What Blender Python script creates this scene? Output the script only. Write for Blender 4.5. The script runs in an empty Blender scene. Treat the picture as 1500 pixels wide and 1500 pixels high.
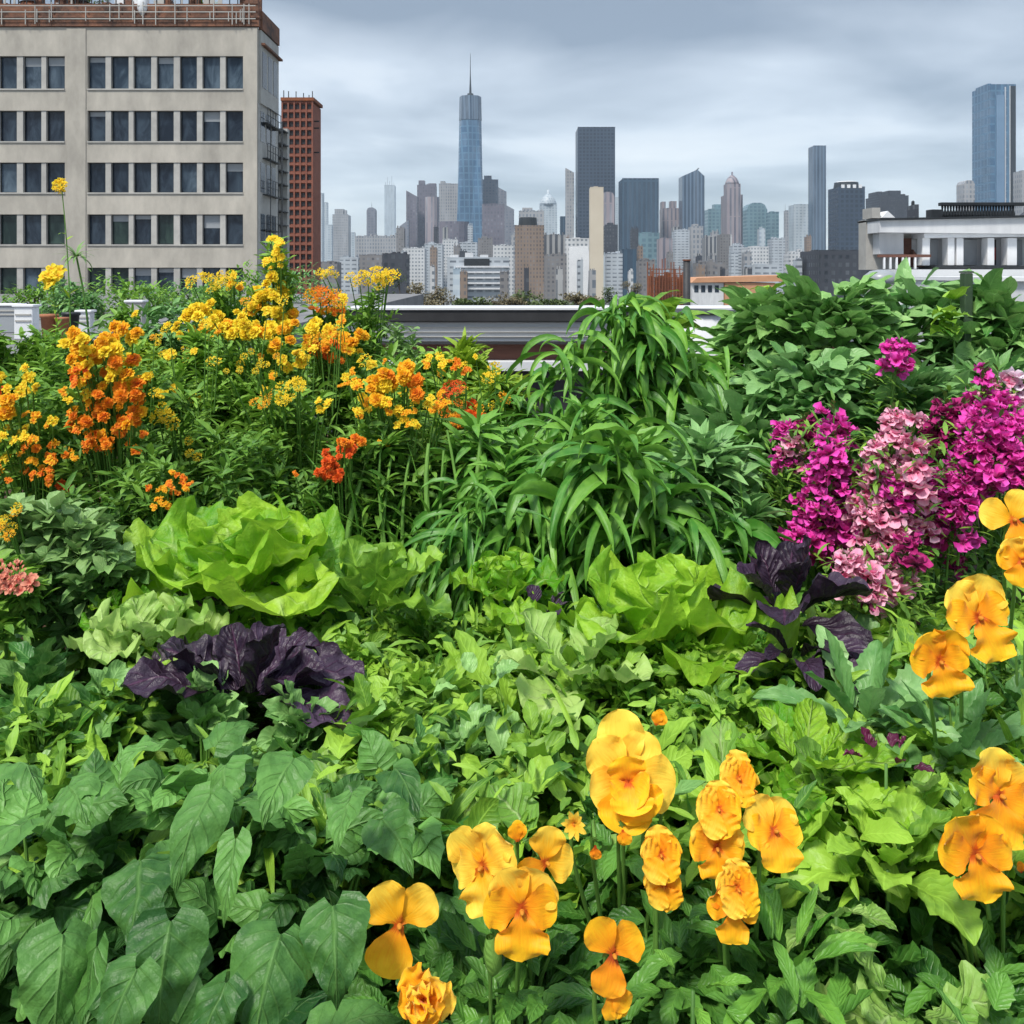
import bpy, math, random
import numpy as np
from mathutils import Vector, Matrix
F = 1300.0; HZ = 400.0; H = 0.9; GZ = -25.0
PI = math.pi
R = math.radians
S = bpy.context.scene
COL = S.collection
rng = np.random.default_rng(7)
random.seed(7)

def at(px, py, Y):
    return Vector(((px-750)/F*Y, Y, H-(py-HZ)/F*Y))
def wx(px, Y): return (px-750)/F*Y
def wz(py, Y): return H-(py-HZ)/F*Y
def gy(py, z): return (H-z)*F/(py-HZ)

# ------------------------------------------------------------------ objects
LABELS = {}
def tag(o, label=None, cat=None, group=None, kind=None):
    if label: o['label'] = label
    if cat: o['category'] = cat
    if group: o['group'] = group
    if kind: o['kind'] = kind
    return o
def empty(name, loc, label, cat, group=None):
    o = bpy.data.objects.new(name, None); COL.objects.link(o)
    o.location = loc; o.empty_display_size = 0.1
    k = label
    if k in LABELS and not group: print('DUP LABEL', k)
    LABELS[k] = 1
    return tag(o, label, cat, group)
def link(name, me, parent=None, loc=None):
    o = bpy.data.objects.new(name, me); COL.objects.link(o)
    if parent is not None:
        o.parent = parent
        o.matrix_parent_inverse = Matrix.Translation(-Vector(parent.location))
    if loc is not None: o.location = loc
    return o

# ------------------------------------------------------------------ quad mesh builder (foliage)
class MB:
    def __init__(s): s.v=[]; s.f=[]; s.uv=[]; s.t=[]; s.m=[]; s.n=0
    def add(s, v, f, uv=None, t=None, m=0):
        v = np.asarray(v, dtype=np.float32).reshape(-1,3); f = np.asarray(f, dtype=np.int32).reshape(-1,4)
        s.v.append(v); s.f.append(f+s.n); n=len(v)
        s.uv.append(np.zeros((n,2),np.float32) if uv is None else np.asarray(uv,np.float32).reshape(-1,2))
        s.t.append(np.full(n,0.5,np.float32) if t is None else np.broadcast_to(np.asarray(t,np.float32),(n,)))
        s.m.append(np.full(len(f), m, np.int32)); s.n += n
    def mesh(s, name, mats):
        me = bpy.data.meshes.new(name)
        v = np.concatenate(s.v); f = np.concatenate(s.f); uv = np.concatenate(s.uv); t=np.concatenate(s.t); m=np.concatenate(s.m)
        me.vertices.add(len(v)); me.vertices.foreach_set('co', v.ravel())
        me.loops.add(len(f)*4); me.loops.foreach_set('vertex_index', f.ravel())
        me.polygons.add(len(f)); me.polygons.foreach_set('loop_start', np.arange(0,len(f)*4,4,dtype=np.int32))
        me.polygons.foreach_set('material_index', m)
        ul = me.uv_layers.new(name='UVMap'); ul.data.foreach_set('uv', uv[f.ravel()].ravel())
        a = me.attributes.new('tint','FLOAT','POINT'); a.data.foreach_set('value', t.astype(np.float32))
        for k in (mats if isinstance(mats,(list,tuple)) else [mats]): me.materials.append(k)
        me.update(calc_edges=True); me.shade_smooth()
        return me
    def build(s, name, mats, parent=None):
        return link(name, s.mesh(name, mats), parent)

PROF = {
 'lance': ([0,.08,.3,.55,.8,.93,1],[.10,.45,.95,1,.6,.25,.02]),
 'strap': ([0,.1,.4,.7,.9,1],[.55,.75,1,.9,.45,.03]),
 'oval':  ([0,.06,.2,.45,.7,.88,.96,1],[.12,.4,.8,1,.88,.52,.25,.03]),
 'heart': ([0,.04,.12,.25,.4,.6,.8,.92,1],[.25,.72,.96,1,.9,.62,.3,.11,.01]),
 'spoon': ([0,.1,.25,.45,.65,.82,.93,.98,1],[.16,.22,.42,.8,1,.97,.72,.4,.12]),
 'petal': ([0,.1,.3,.55,.75,.9,.97,1],[.18,.36,.75,1,1,.76,.45,.12]),
 'narrow':([0,.2,.5,.8,1],[.3,.8,1,.6,.05]),
}
def _ell(b,pk):
    v=np.linspace(0,1,41); t=np.clip(v/pk,0,1); lo=b+(1-b)*(3*t**2-2*t**3)
    return (v, np.where(v<pk,lo,np.sqrt(np.clip(1-((v-pk)/(1-pk))**2,0,1))*.98+.02))
PROF['spoon']=_ell(.16,.62); PROF['petal']=_ell(.2,.58); PROF['round']=_ell(.25,.5)
def A(x, n):
    x = np.asarray(x, float)
    return np.broadcast_to(x, (n,)) if x.ndim==0 else x
def U(a, b, n): return rng.uniform(a, b, n)

def leaves(mb, P, az, el, L, W, droop=0.6, prof='oval', cup=0.15, ruf=0.0, rfreq=3, fold=0.0, roll=0.0, twist=0.0,
           tint=0.5, nu=5, nv=7, lobe=0.0, serr=0.0, ns=8, lob=0.0, nl=4, crumple=0.0, dp=1.3, m=0, mat3=None, jag=0.0, ruf2=0.0):
    P = np.asarray(P, float).reshape(-1,3); n = len(P)
    az=A(az,n); el=A(el,n); L=A(L,n); W=A(W,n); droop=A(droop,n); roll=A(roll,n); tint=A(tint,n); twist=A(twist,n)
    v = np.linspace(0,1,nv); u = np.linspace(-1,1,nu)
    if prof in('spoon','petal','round'): v = .35*v+.65*np.sin(v*PI/2)
    dv = np.diff(v)[None,:]
    w = np.interp(v, *PROF[prof])
    if serr: w = w*(1+serr*(np.abs(((v*ns)%1)-.5)*2-.5))
    if lob: w = w*(1-lob+lob*np.abs(np.cos(PI*v*nl)))
    th = el[:,None]-droop[:,None]*v[None,:]**dp
    ds = L[:,None]*dv
    cx = np.zeros((n,nv)); cz=np.zeros((n,nv))
    tm = 0.5*(th[:,1:]+th[:,:-1])
    cx[:,1:] = np.cumsum(np.cos(tm)*ds,1); cz[:,1:] = np.cumsum(np.sin(tm)*ds,1)
    T = np.stack([np.cos(th),0*th,np.sin(th)],-1); Nn = np.stack([-np.sin(th),0*th,np.cos(th)],-1)
    Sd = np.zeros_like(T); Sd[...,1]=1
    r = roll[:,None]+twist[:,None]*v[None,:]
    S2 = np.cos(r)[...,None]*Sd+np.sin(r)[...,None]*Nn
    N2 = -np.sin(r)[...,None]*Sd+np.cos(r)[...,None]*Nn
    hw = 0.5*W[:,None,None]*w[None,:,None]*np.ones((1,1,nu))         # n,nv,nu
    au = np.abs(u)[None,None,:]
    ph = U(0,2*PI,n)[:,None,None]; ph2=U(0,2*PI,n)[:,None,None]; fr=rfreq*U(.8,1.25,n)[:,None,None]
    side = (u>0)[None,None,:]
    if jag:
        f1=U(5,9,n)[:,None,None]; f2=U(13,21,n)[:,None,None]; vv_=v[None,:,None]; sd=np.where(side,ph,ph2)
        hw = hw*(1+jag*au*(np.sin(f1*vv_+sd)+.6*np.sin(f2*vv_+2*sd)+.4*np.sin(2.3*f2*vv_+sd)))
    off = hw*(cup*au**2 - fold*(1-au))
    if ruf2: off = off + ruf2*W[:,None,None]*au**3*np.sin(2*PI*fr*3.3*v[None,:,None]+2*np.where(side,ph,ph2))*(0.35+0.65*w[None,:,None])
    if ruf: off = off + ruf*W[:,None,None]*au**1.6*np.sin(2*PI*fr*v[None,:,None]+np.where(side,ph,ph2))*(0.35+0.65*w[None,:,None])
    if crumple:
        a1=U(2,5,n)[:,None,None]; a2=U(5,11,n)[:,None,None]
        off = off + crumple*W[:,None,None]*(np.sin(a1*u[None,None,:]+ph)*np.sin(a2*v[None,:,None]+ph2)+.5*np.sin(2.3*a1*u[None,None,:]+a2*1.7*v[None,:,None]+ph2)+.35*np.sin(3.4*a1*u[None,None,:]+ph2)*np.sin(2.9*a2*v[None,:,None]+ph))*w[None,:,None]
    C = np.stack([cx,0*cx,cz],-1)[:,:,None,:]
    pos = C + S2[:,:,None,:]*(hw*u[None,None,:])[...,None] + N2[:,:,None,:]*off[...,None]
    if lobe: pos = pos - T[:,:,None,:]*(lobe*L[:,None,None]*au**1.5*(1-v[None,:,None])**3)[...,None]
    if serr: pos = pos + T[:,:,None,:]*(serr*.0)
    pos = pos.reshape(n,-1,3)
    ca=np.cos(az)[:,None]; sa=np.sin(az)[:,None]
    X = pos[...,0]*ca-pos[...,1]*sa; Yy = pos[...,0]*sa+pos[...,1]*ca
    out = np.stack([X,Yy,pos[...,2]],-1)
    if mat3 is not None: out = out@np.asarray(mat3).T
    out = out+P[:,None,:]
    k = nv*nu
    i,j = np.meshgrid(np.arange(nv-1),np.arange(nu-1),indexing='ij')
    q = np.stack([i*nu+j,i*nu+j+1,(i+1)*nu+j+1,(i+1)*nu+j],-1).reshape(-1,4)
    f = (q[None]+ (np.arange(n)*k)[:,None,None]).reshape(-1,4)
    uv = np.stack(np.meshgrid(v,u*.5+.5,indexing='ij')[::-1],-1).reshape(-1,2)
    mb.add(out.reshape(-1,3), f, np.tile(uv,(n,1)), np.repeat(tint,k), m)

def tube(mb, pts, rad, k=6, t=0.5, m=0):
    pts = np.asarray([tuple(p) for p in pts], float); n=len(pts)
    rad = A(rad,n) if np.ndim(rad)==0 else np.interp(np.linspace(0,1,n), np.linspace(0,1,len(rad)), rad)
    d = np.gradient(pts,axis=0); d/= (np.linalg.norm(d,axis=1,keepdims=True)+1e-9)
    up = np.where(np.abs(d[:,2:3])>.9, np.array([[1.,0,0]]), np.array([[0,0,1.]]))
    a = np.cross(d,up); a/= (np.linalg.norm(a,axis=1,keepdims=True)+1e-9); b=np.cross(d,a)
    th = np.arange(k)*2*PI/k
    v = pts[:,None,:]+rad[:,None,None]*(a[:,None,:]*np.cos(th)[None,:,None]+b[:,None,:]*np.sin(th)[None,:,None])
    i,j = np.meshgrid(np.arange(n-1),np.arange(k),indexing='ij')
    f = np.stack([i*k+j,i*k+(j+1)%k,(i+1)*k+(j+1)%k,(i+1)*k+j],-1)
    uv = np.stack(np.meshgrid(np.linspace(0,1,n),np.linspace(0,1,k),indexing='ij')[::-1],-1)
    mb.add(v.reshape(-1,3), f.reshape(-1,4), uv.reshape(-1,2), t, m)
def curve(a, b, bow=(0,0,0), n=7):
    a=np.array(a,float); b=np.array(b,float); t=np.linspace(0,1,n)[:,None]
    return a*(1-t)+b*t+np.array(bow)*(4*t*(1-t))

# ------------------------------------------------------------------ solid builder (buildings)
class SB:
    def __init__(s): s.v=[]; s.f=[]
    def box(s, x0,x1,y0,y1,z0,z1):
        b=len(s.v); s.v += [(x,y,z) for z in (z0,z1) for y in (y0,y1) for x in (x0,x1)]
        for q in ((0,2,3,1),(4,5,7,6),(0,1,5,4),(2,6,7,3),(0,4,6,2),(1,3,7,5)): s.f.append([b+i for i in q])
        return s
    def prism(s, poly, y0, y1):      # poly in x,z
        b=len(s.v); n=len(poly)
        s.v += [(x,y0,z) for x,z in poly]+[(x,y1,z) for x,z in poly]
        s.f.append([b+i for i in range(n)][::-1]); s.f.append([b+n+i for i in range(n)])
        for i in range(n): j=(i+1)%n; s.f.append([b+i,b+j,b+n+j,b+n+i])
        return s
    def loft(s, rings, cap=True):    # rings of equal length vertex lists
        b=len(s.v); n=len(rings[0])
        for r in rings: s.v += [tuple(p) for p in r]
        for k in range(len(rings)-1):
            for i in range(n):
                j=(i+1)%n; s.f.append([b+k*n+i,b+k*n+j,b+(k+1)*n+j,b+(k+1)*n+i])
        if cap: s.f.append([b+i for i in range(n)][::-1]); s.f.append([b+(len(rings)-1)*n+i for i in range(n)])
        return s
    def cyl(s, x,y,z0,z1,r0,r1=None,n=16):
        r1 = r0 if r1 is None else r1
        return s.loft([[(x+r*math.cos(2*PI*i/n),y+r*math.sin(2*PI*i/n),z) for i in range(n)] for r,z in ((r0,z0),(r1,z1))])
    def lathe(s, x,y,prof,n=20):
        return s.loft([[(x+r*math.cos(2*PI*i/n),y+r*math.sin(2*PI*i/n),z) for i in range(n)] for r,z in prof])
    def build(s, name, mat, parent=None, smooth=False, bevel=0):
        me=bpy.data.meshes.new(name); me.from_pydata(s.v,[],s.f); me.materials.append(mat); me.update()
        if smooth: me.shade_smooth()
        o = link(name, me, parent)
        if bevel:
            m=o.modifiers.new('bevel','BEVEL'); m.width=bevel; m.segments=2; m.limit_method='ANGLE'
        return o

# ------------------------------------------------------------------ materials
def newmat(name):
    m=bpy.data.materials.new(name); m.use_nodes=True; nt=m.node_tree; nt.nodes.clear()
    out=nt.nodes.new('ShaderNodeOutputMaterial'); return m,nt,out
class NT:
    def __init__(s, nt): s.nt=nt
    def n(s, t, **k):
        x=s.nt.nodes.new(t)
        for a,b in k.items(): setattr(x,a,b)
        return x
    def l(s,a,b): s.nt.links.new(a,b)
    def math(s, op, a, b=None, c=None, clamp=False):
        x=s.nt.nodes.new('ShaderNodeMath'); x.operation=op; x.use_clamp=clamp
        for i,q in enumerate((a,b,c)):
            if q is None: continue
            if isinstance(q,(int,float)): x.inputs[i].default_value=q
            else: s.l(q,x.inputs[i])
        return x.outputs[0]
    def mix(s, f, a, b):
        x=s.nt.nodes.new('ShaderNodeMix'); x.data_type='RGBA'
        for i,q in ((0,f),(6,a),(7,b)):
            if isinstance(q,(int,float)): x.inputs[i].default_value=q
            elif isinstance(q,tuple): x.inputs[i].default_value=(*q,1)
            else: s.l(q,x.inputs[i])
        return x.outputs[2]
    def noise(s, vec, scale, detail=3, rough=.55, dist=0):
        x=s.nt.nodes.new('ShaderNodeTexNoise'); x.inputs['Scale'].default_value=scale; x.inputs['Detail'].default_value=detail
        x.inputs['Roughness'].default_value=rough; x.inputs['Distortion'].default_value=dist
        if vec is not None: s.l(vec,x.inputs['Vector'])
        return x.outputs['Fac']
    def ramp(s, f, stops):
        x=s.nt.nodes.new('ShaderNodeMapRange'); s.l(f,x.inputs[0])
        x.inputs[1].default_value=stops[0]; x.inputs[2].default_value=stops[1]
        x.inputs[3].default_value=stops[2] if len(stops)>2 else 0; x.inputs[4].default_value=stops[3] if len(stops)>3 else 1
        return x.outputs[0]

def leafmat(name, dark, light, vein=None, vs=0.5, nveins=7, rough=.5, trans=.18, bump=.3, spec=.35, nscale=60, spot=None):
    m,nt,out=newmat(name); g=NT(nt)
    uv=g.n('ShaderNodeUVMap'); sp=g.n('ShaderNodeSeparateXYZ'); g.l(uv.outputs[0],sp.inputs[0])
    uu=g.math('ABSOLUTE',g.math('MULTIPLY_ADD',sp.outputs[0],2,-1)); vv=sp.outputs[1]
    geo=g.n('ShaderNodeTexCoord')
    nz=g.noise(geo.outputs['Object'],nscale,4,.6); nz2=g.noise(geo.outputs['Object'],nscale*.15,2)
    at_=g.n('ShaderNodeAttribute',attribute_name='tint')
    tt=g.math('ADD',at_.outputs['Fac'],g.math('MULTIPLY_ADD',g.ramp(nz,(.3,.7)),.4,-.2),clamp=True)
    tt=g.math('ADD',tt,g.math('MULTIPLY_ADD',g.ramp(nz2,(.3,.7)),.4,-.2),clamp=True)
    col=g.mix(tt,dark,light)
    mid=g.math('SUBTRACT',1,g.ramp(uu,(0.0,.09)),clamp=True)
    ph=g.math('FRACT',g.math('SUBTRACT',g.math('MULTIPLY',vv,nveins),g.math('MULTIPLY',uu,nveins*.3)))
    sv=g.math('SUBTRACT',1,g.ramp(g.math('ABSOLUTE',g.math('SUBTRACT',ph,.5)),(0.0,.12)),clamp=True)
    sv=g.math('MULTIPLY',sv,g.ramp(uu,(1.0,.3)),clamp=True)
    vn=g.math('MAXIMUM',mid,g.math('MULTIPLY',sv,.55))
    if vein is None: vein=tuple(min(1,c*1.6+.02) for c in light)
    col=g.mix(g.math('MULTIPLY',vn,vs),col,vein)
    p=g.n('ShaderNodeBsdfPrincipled'); g.l(col,p.inputs['Base Color']); p.inputs['Roughness'].default_value=rough
    p.inputs['Specular IOR Level'].default_value=spec
    g.l(g.math('MULTIPLY_ADD',nz,.3,rough-.12),p.inputs['Roughness'])
    b=g.n('ShaderNodeBump'); b.inputs['Strength'].default_value=bump; b.inputs['Distance'].default_value=.003
    hgt=g.math('SUBTRACT',g.math('ADD',g.math('MULTIPLY',nz,1.6),g.math('MULTIPLY',g.math('ABSOLUTE',g.math('SUBTRACT',ph,.5)),.8)),g.math('MULTIPLY',vn,.8)); g.l(hgt,b.inputs['Height']); g.l(b.outputs[0],p.inputs['Normal'])
    tr=g.n('ShaderNodeBsdfTranslucent'); tc=g.mix(.5,col,tuple(min(1,c*1.3) for c in light)); g.l(tc,tr.inputs[0])
    ms=g.n('ShaderNodeMixShader'); ms.inputs[0].default_value=trans
    g.l(p.outputs[0],ms.inputs[1]); g.l(tr.outputs[0],ms.inputs[2]); g.l(ms.outputs[0],out.inputs[0])
    return m

def petalmat(name, base, edge, core, core_r=.35, streak=True, trans=.25, var=.35):
    m,nt,out=newmat(name); g=NT(nt)
    uv=g.n('ShaderNodeUVMap'); sp=g.n('ShaderNodeSeparateXYZ'); g.l(uv.outputs[0],sp.inputs[0])
    uu=g.math('ABSOLUTE',g.math('MULTIPLY_ADD',sp.outputs[0],2,-1)); vv=sp.outputs[1]
    tc=g.n('ShaderNodeTexCoord'); nz=g.noise(tc.outputs['Object'],90,4,.65)
    at_=g.n('ShaderNodeAttribute',attribute_name='tint')
    f=g.math('ADD',g.ramp(vv,(.15,.98)),g.math('MULTIPLY_ADD',at_.outputs['Fac'],var*2,-var),clamp=True)
    f=g.math('ADD',f,g.math('MULTIPLY_ADD',nz,.5,-.25),clamp=True)
    mp=g.n('ShaderNodeMapping'); mp.inputs['Scale'].default_value=(26,2.2,1); g.l(uv.outputs[0],mp.inputs[0])
    ln=g.noise(mp.outputs[0],1.0,3,.6)
    f=g.math('ADD',f,g.math('MULTIPLY_ADD',g.ramp(ln,(.3,.7)),.5,-.25),clamp=True)
    col=g.mix(f,base,edge)
    col=g.mix(g.math('MULTIPLY',g.ramp(nz,(.55,.75)),.35),col,tuple(c*.72 for c in base))
    cr=g.ramp(g.math('ADD',vv,g.math('MULTIPLY',ln,.35 if streak else .05)),(core_r*.5+.17,core_r+.2,1,0))
    col=g.mix(g.math('MULTIPLY',cr,.9,clamp=True),col,core)
    p=g.n('ShaderNodeBsdfPrincipled'); g.l(col,p.inputs['Base Color']); p.inputs['Roughness'].default_value=.55
    p.inputs['Specular IOR Level'].default_value=.3
    p.inputs['Sheen Weight'].default_value=.15
    b=g.n('ShaderNodeBump'); b.inputs['Strength'].default_value=.35; b.inputs['Distance'].default_value=.002
    g.l(g.math('ADD',g.math('MULTIPLY',ln,1.0),g.math('MULTIPLY',nz,.5)),b.inputs['Height']); g.l(b.outputs[0],p.inputs['Normal'])
    tr=g.n('ShaderNodeBsdfTranslucent'); g.l(col,tr.inputs[0])
    ms=g.n('ShaderNodeMixShader'); ms.inputs[0].default_value=trans
    g.l(p.outputs[0],ms.inputs[1]); g.l(tr.outputs[0],ms.inputs[2]); g.l(ms.outputs[0],out.inputs[0])
    return m

def solid(name, a, b=None, scale=3, rough=.7, metal=0, bump=.2, stretch=(1,1,1), bd=.01, spec=.4):
    m,nt,out=newmat(name); g=NT(nt)
    tc=g.n('ShaderNodeTexCoord'); mp=g.n('ShaderNodeMapping'); mp.inputs['Scale'].default_value=stretch; g.l(tc.outputs['Object'],mp.inputs[0])
    n1=g.noise(mp.outputs[0],scale,6,.65); n2=g.noise(mp.outputs[0],scale*.2,2)
    if b is None: b=tuple(c*.6 for c in a)
    f=g.ramp(g.math('ADD',g.math('MULTIPLY',n1,.6),g.math('MULTIPLY',n2,.4)),(.35,.65))
    p=g.n('ShaderNodeBsdfPrincipled'); g.l(g.mix(f,a,b),p.inputs['Base Color']); p.inputs['Roughness'].default_value=rough; p.inputs['Metallic'].default_value=metal
    p.inputs['Specular IOR Level'].default_value=spec
    bp=g.n('ShaderNodeBump'); bp.inputs['Strength'].default_value=bump; bp.inputs['Distance'].default_value=bd; g.l(n1,bp.inputs['Height']); g.l(bp.outputs[0],p.inputs['Normal'])
    g.l(p.outputs[0],out.inputs[0]); return m

_fc=0
def facade(wall, win, pu=8, pz=7, fu=.55, fz=.55, rough=.55, vary=.6, band=0, spec=.5):
    """repeating window grid on a far facade, in metres, with some windows lighter than others"""
    global _fc; _fc+=1
    m,nt,out=newmat('facade_%d'%_fc); g=NT(nt)
    tc=g.n('ShaderNodeTexCoord'); sp=g.n('ShaderNodeSeparateXYZ'); g.l(tc.outputs['Object'],sp.inputs[0])
    u=g.math('DIVIDE',g.math('ADD',sp.outputs[0],sp.outputs[1]),pu); z=g.math('DIVIDE',sp.outputs[2],pz)
    mu=g.math('LESS_THAN',g.math('FRACT',u),fu); mz=g.math('LESS_THAN',g.math('FRACT',z),fz)
    mk=g.math('MULTIPLY',mu,mz)
    cb=g.n('ShaderNodeCombineXYZ'); g.l(g.math('FLOOR',u),cb.inputs[0]); g.l(g.math('FLOOR',z),cb.inputs[2])
    wn=g.n('ShaderNodeTexWhiteNoise'); wn.noise_dimensions='3D'; g.l(cb.outputs[0],wn.inputs['Vector'])
    mp=g.n('ShaderNodeMapping'); mp.inputs['Scale'].default_value=(.05,.05,.012); g.l(tc.outputs['Object'],mp.inputs[0])
    nz=g.noise(mp.outputs[0],1.0,5,.65)
    wl=g.mix(g.ramp(nz,(.3,.7)),wall,tuple(c*.72 for c in wall))
    wi=g.mix(g.math('MULTIPLY',wn.outputs['Value'],vary),win,tuple(min(1,.5*a+.5*b) for a,b in zip(wall,(.6,.65,.7))))
    wi=g.mix(g.ramp(nz,(.35,.7)),wi,tuple(c*.6 for c in win))
    col=g.mix(mk,wl,wi)
    p=g.n('ShaderNodeBsdfPrincipled'); g.l(col,p.inputs['Base Color']); p.inputs['Specular IOR Level'].default_value=spec
    g.l(g.math('MULTIPLY_ADD',mk,-.3,rough+.1),p.inputs['Roughness'])
    g.l(p.outputs[0],out.inputs[0]); return m

M={}
M['heart']=leafmat('heart_leaf_green',(.016,.075,.012),(.15,.35,.07),vein=(.17,.34,.09),vs=.5,nveins=6,rough=.46,bump=.7,nscale=50)
M['salad']=leafmat('salad_leaf_green',(.035,.14,.012),(.32,.54,.055),vs=.4,nveins=8,rough=.45,trans=.25)
M['salad_blue']=leafmat('blue_green_leaf',(.05,.18,.03),(.28,.49,.15),vs=.35,nveins=8,rough=.4)
M['lettuce']=leafmat('lettuce_leaf',(.09,.30,.010),(.42,.66,.05),vein=(.55,.72,.25),vs=.6,nveins=6,rough=.4,trans=.35,bump=1.0,nscale=70)
M['lettuce_pale']=leafmat('pale_lettuce_leaf',(.17,.36,.05),(.48,.66,.19),vein=(.60,.72,.35),vs=.5,nveins=7,rough=.42,trans=.3,bump=.8,nscale=35)
M['purple']=leafmat('purple_leaf',(.013,.007,.015),(.060,.034,.066),vein=(.16,.05,.12),vs=.35,nveins=8,rough=.42,trans=.05,bump=.9,nscale=60)
M['burgundy']=leafmat('burgundy_leaf',(.05,.004,.02),(.12,.01,.05),vs=.3,rough=.4)
M['pansyleaf']=leafmat('pansy_leaf',(.022,.095,.014),(.12,.30,.04),vs=.4,nveins=6,rough=.4,bump=.5)
M['pansybright']=leafmat('bright_pansy_leaf',(.06,.2,.02),(.18,.4,.05),vs=.4,nveins=6,rough=.4,bump=.5)
M['strap']=leafmat('strap_leaf',(.05,.19,.022),(.22,.45,.06),vein=(.22,.42,.12),vs=.6,nveins=1,rough=.4,trans=.2)
M['fine']=leafmat('fine_leaf',(.045,.15,.022),(.25,.45,.055),vs=.2,nveins=2,rough=.5,trans=.22)
M['fineyellow']=leafmat('yellow_green_leaf',(.10,.24,.02),(.34,.48,.04),vs=.2,nveins=2,rough=.5,trans=.25)
M['mint']=leafmat('mint_leaf',(.05,.17,.03),(.30,.46,.16),vs=.4,rough=.42,trans=.2)
M['broad']=leafmat('broad_leaf',(.06,.20,.035),(.27,.48,.17),vein=(.2,.38,.16),vs=.45,rough=.38,trans=.2)
M['stem']=leafmat('green_stem',(.06,.16,.025),(.17,.34,.06),vs=0,rough=.5,trans=.05,nscale=20)
M['deadleaf']=leafmat('tan_dry_leaf',(.4,.33,.16),(.62,.55,.33),vs=.3)
M['pink_bract']=leafmat('reddish_bract',(.25,.06,.06),(.45,.2,.15),vs=.1)
M['p_orange']=petalmat('orange_petal',(.93,.32,.002),(.98,.56,.010),(.55,.07,.002),core_r=.16)
M['p_yellow']=petalmat('yellow_petal',(.95,.43,.004),(.98,.69,.07),(.65,.12,.003),core_r=.13)
M['p_deep']=petalmat('deep_orange_petal',(.90,.25,.003),(.96,.42,.008),(.38,.03,.002),core_r=.26)
M['m_yellow']=petalmat('marigold_yellow',(.90,.56,.006),(.98,.82,.04),(.8,.4,.01),.05,False,trans=.4)
M['m_gold']=petalmat('marigold_gold',(.90,.32,.004),(.98,.62,.015),(.7,.18,.01),.05,False,trans=.4)
M['m_orange']=petalmat('marigold_orange',(.84,.15,.004),(.96,.38,.012),(.6,.08,.005),.08,False,trans=.4)
M['m_red']=petalmat('marigold_red',(.68,.05,.006),(.92,.17,.012),(.4,.03,.004),.1,False,trans=.35)
M['s_magenta']=petalmat('magenta_petal',(.66,.008,.30),(.92,.10,.58),(.3,.004,.10),.2,False)
M['s_pink']=petalmat('pink_petal',(.85,.22,.42),(.96,.55,.68),(.6,.08,.2),.2,False)
M['s_pale']=petalmat('pale_pink_petal',(.78,.45,.60),(.90,.78,.84),(.6,.2,.4),.15,False)
M['s_crimson']=petalmat('crimson_petal',(.25,.004,.09),(.52,.015,.20),(.12,.002,.04),.2,False)
M['coral']=petalmat('coral_petal',(.6,.13,.08),(.80,.36,.24),(.5,.07,.05),.2,False)
M['core']=solid('flower_core',(.45,.12,.01),(.7,.35,.02),200,.8)
M['soil']=solid('dark_soil',(.10,.05,.03),(.035,.02,.013),14,.95,bump=1,bd=.02)
M['roofing']=solid('grey_roofing',(.22,.22,.22),(.14,.14,.15),2,.9)
M['conc']=solid('tan_concrete',(.50,.465,.405),(.31,.29,.255),.9,.9,stretch=(1,1,.45),bump=.5)
M['conc2']=solid('pale_mullion',(.46,.45,.42),(.33,.32,.30),1.5,.8)
M['white']=solid('white_paint',(.66,.67,.68),(.50,.51,.53),1.5,.6,stretch=(1,1,.25))
M['whiteclean']=solid('clean_white',(.78,.79,.80),(.66,.67,.69),1,.6)
M['black']=solid('black_bitumen',(.02,.02,.022),(.04,.04,.042),6,.6)
M['brown']=solid('brown_brick',(.16,.07,.05),(.09,.045,.035),12,.85,stretch=(.3,1,1.5))
M['rustmix']=solid('rusty_brown_mix',(.27,.12,.07),(.05,.035,.03),2.6,.85,bump=.8,bd=.05)
M['brick']=solid('red_brick',(.27,.10,.065),(.18,.065,.045),.8,.85)
M['darkwin']=solid('dark_recess',(.02,.018,.02),(.05,.04,.04),.6,.4)
M['metal']=solid('dark_metal',(.05,.055,.06),None,4,.5,.6)
M['rust']=solid('rusty_metal',(.30,.09,.03),(.13,.05,.03),.6,.8)
M['peach']=solid('peach_render',(.55,.30,.17),(.45,.22,.12),.4,.8)
M['terracotta']=solid('terracotta',(.40,.16,.08),None,20,.8)
M['greywin']=solid('grey_blind',(.34,.36,.38),(.26,.28,.30),.8,.35)
M['redcloth']=solid('red_cloth',(.35,.03,.03),None,3,.8)
M['greenpaint']=solid('green_painted_wood',(.03,.06,.03),(.05,.09,.04),30,.7)
M['bark']=solid('bark',(.10,.07,.05),(.05,.035,.025),3,.9)
M['treeleaf']=leafmat('tree_leaf',(.035,.07,.018),(.12,.16,.05),vs=0,nscale=.5,bump=0)
M['treeolive']=leafmat('olive_leaf',(.09,.075,.04),(.20,.17,.09),vs=0,nscale=.5,bump=0)
M['cream_slab']=solid('cream_concrete',(.60,.53,.42),(.52,.45,.35),.03,.85,bump=0)
M['skypanel']=solid('blue_glass_panel',(.16,.26,.38),(.12,.20,.31),.03,.3,bump=0)
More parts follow.
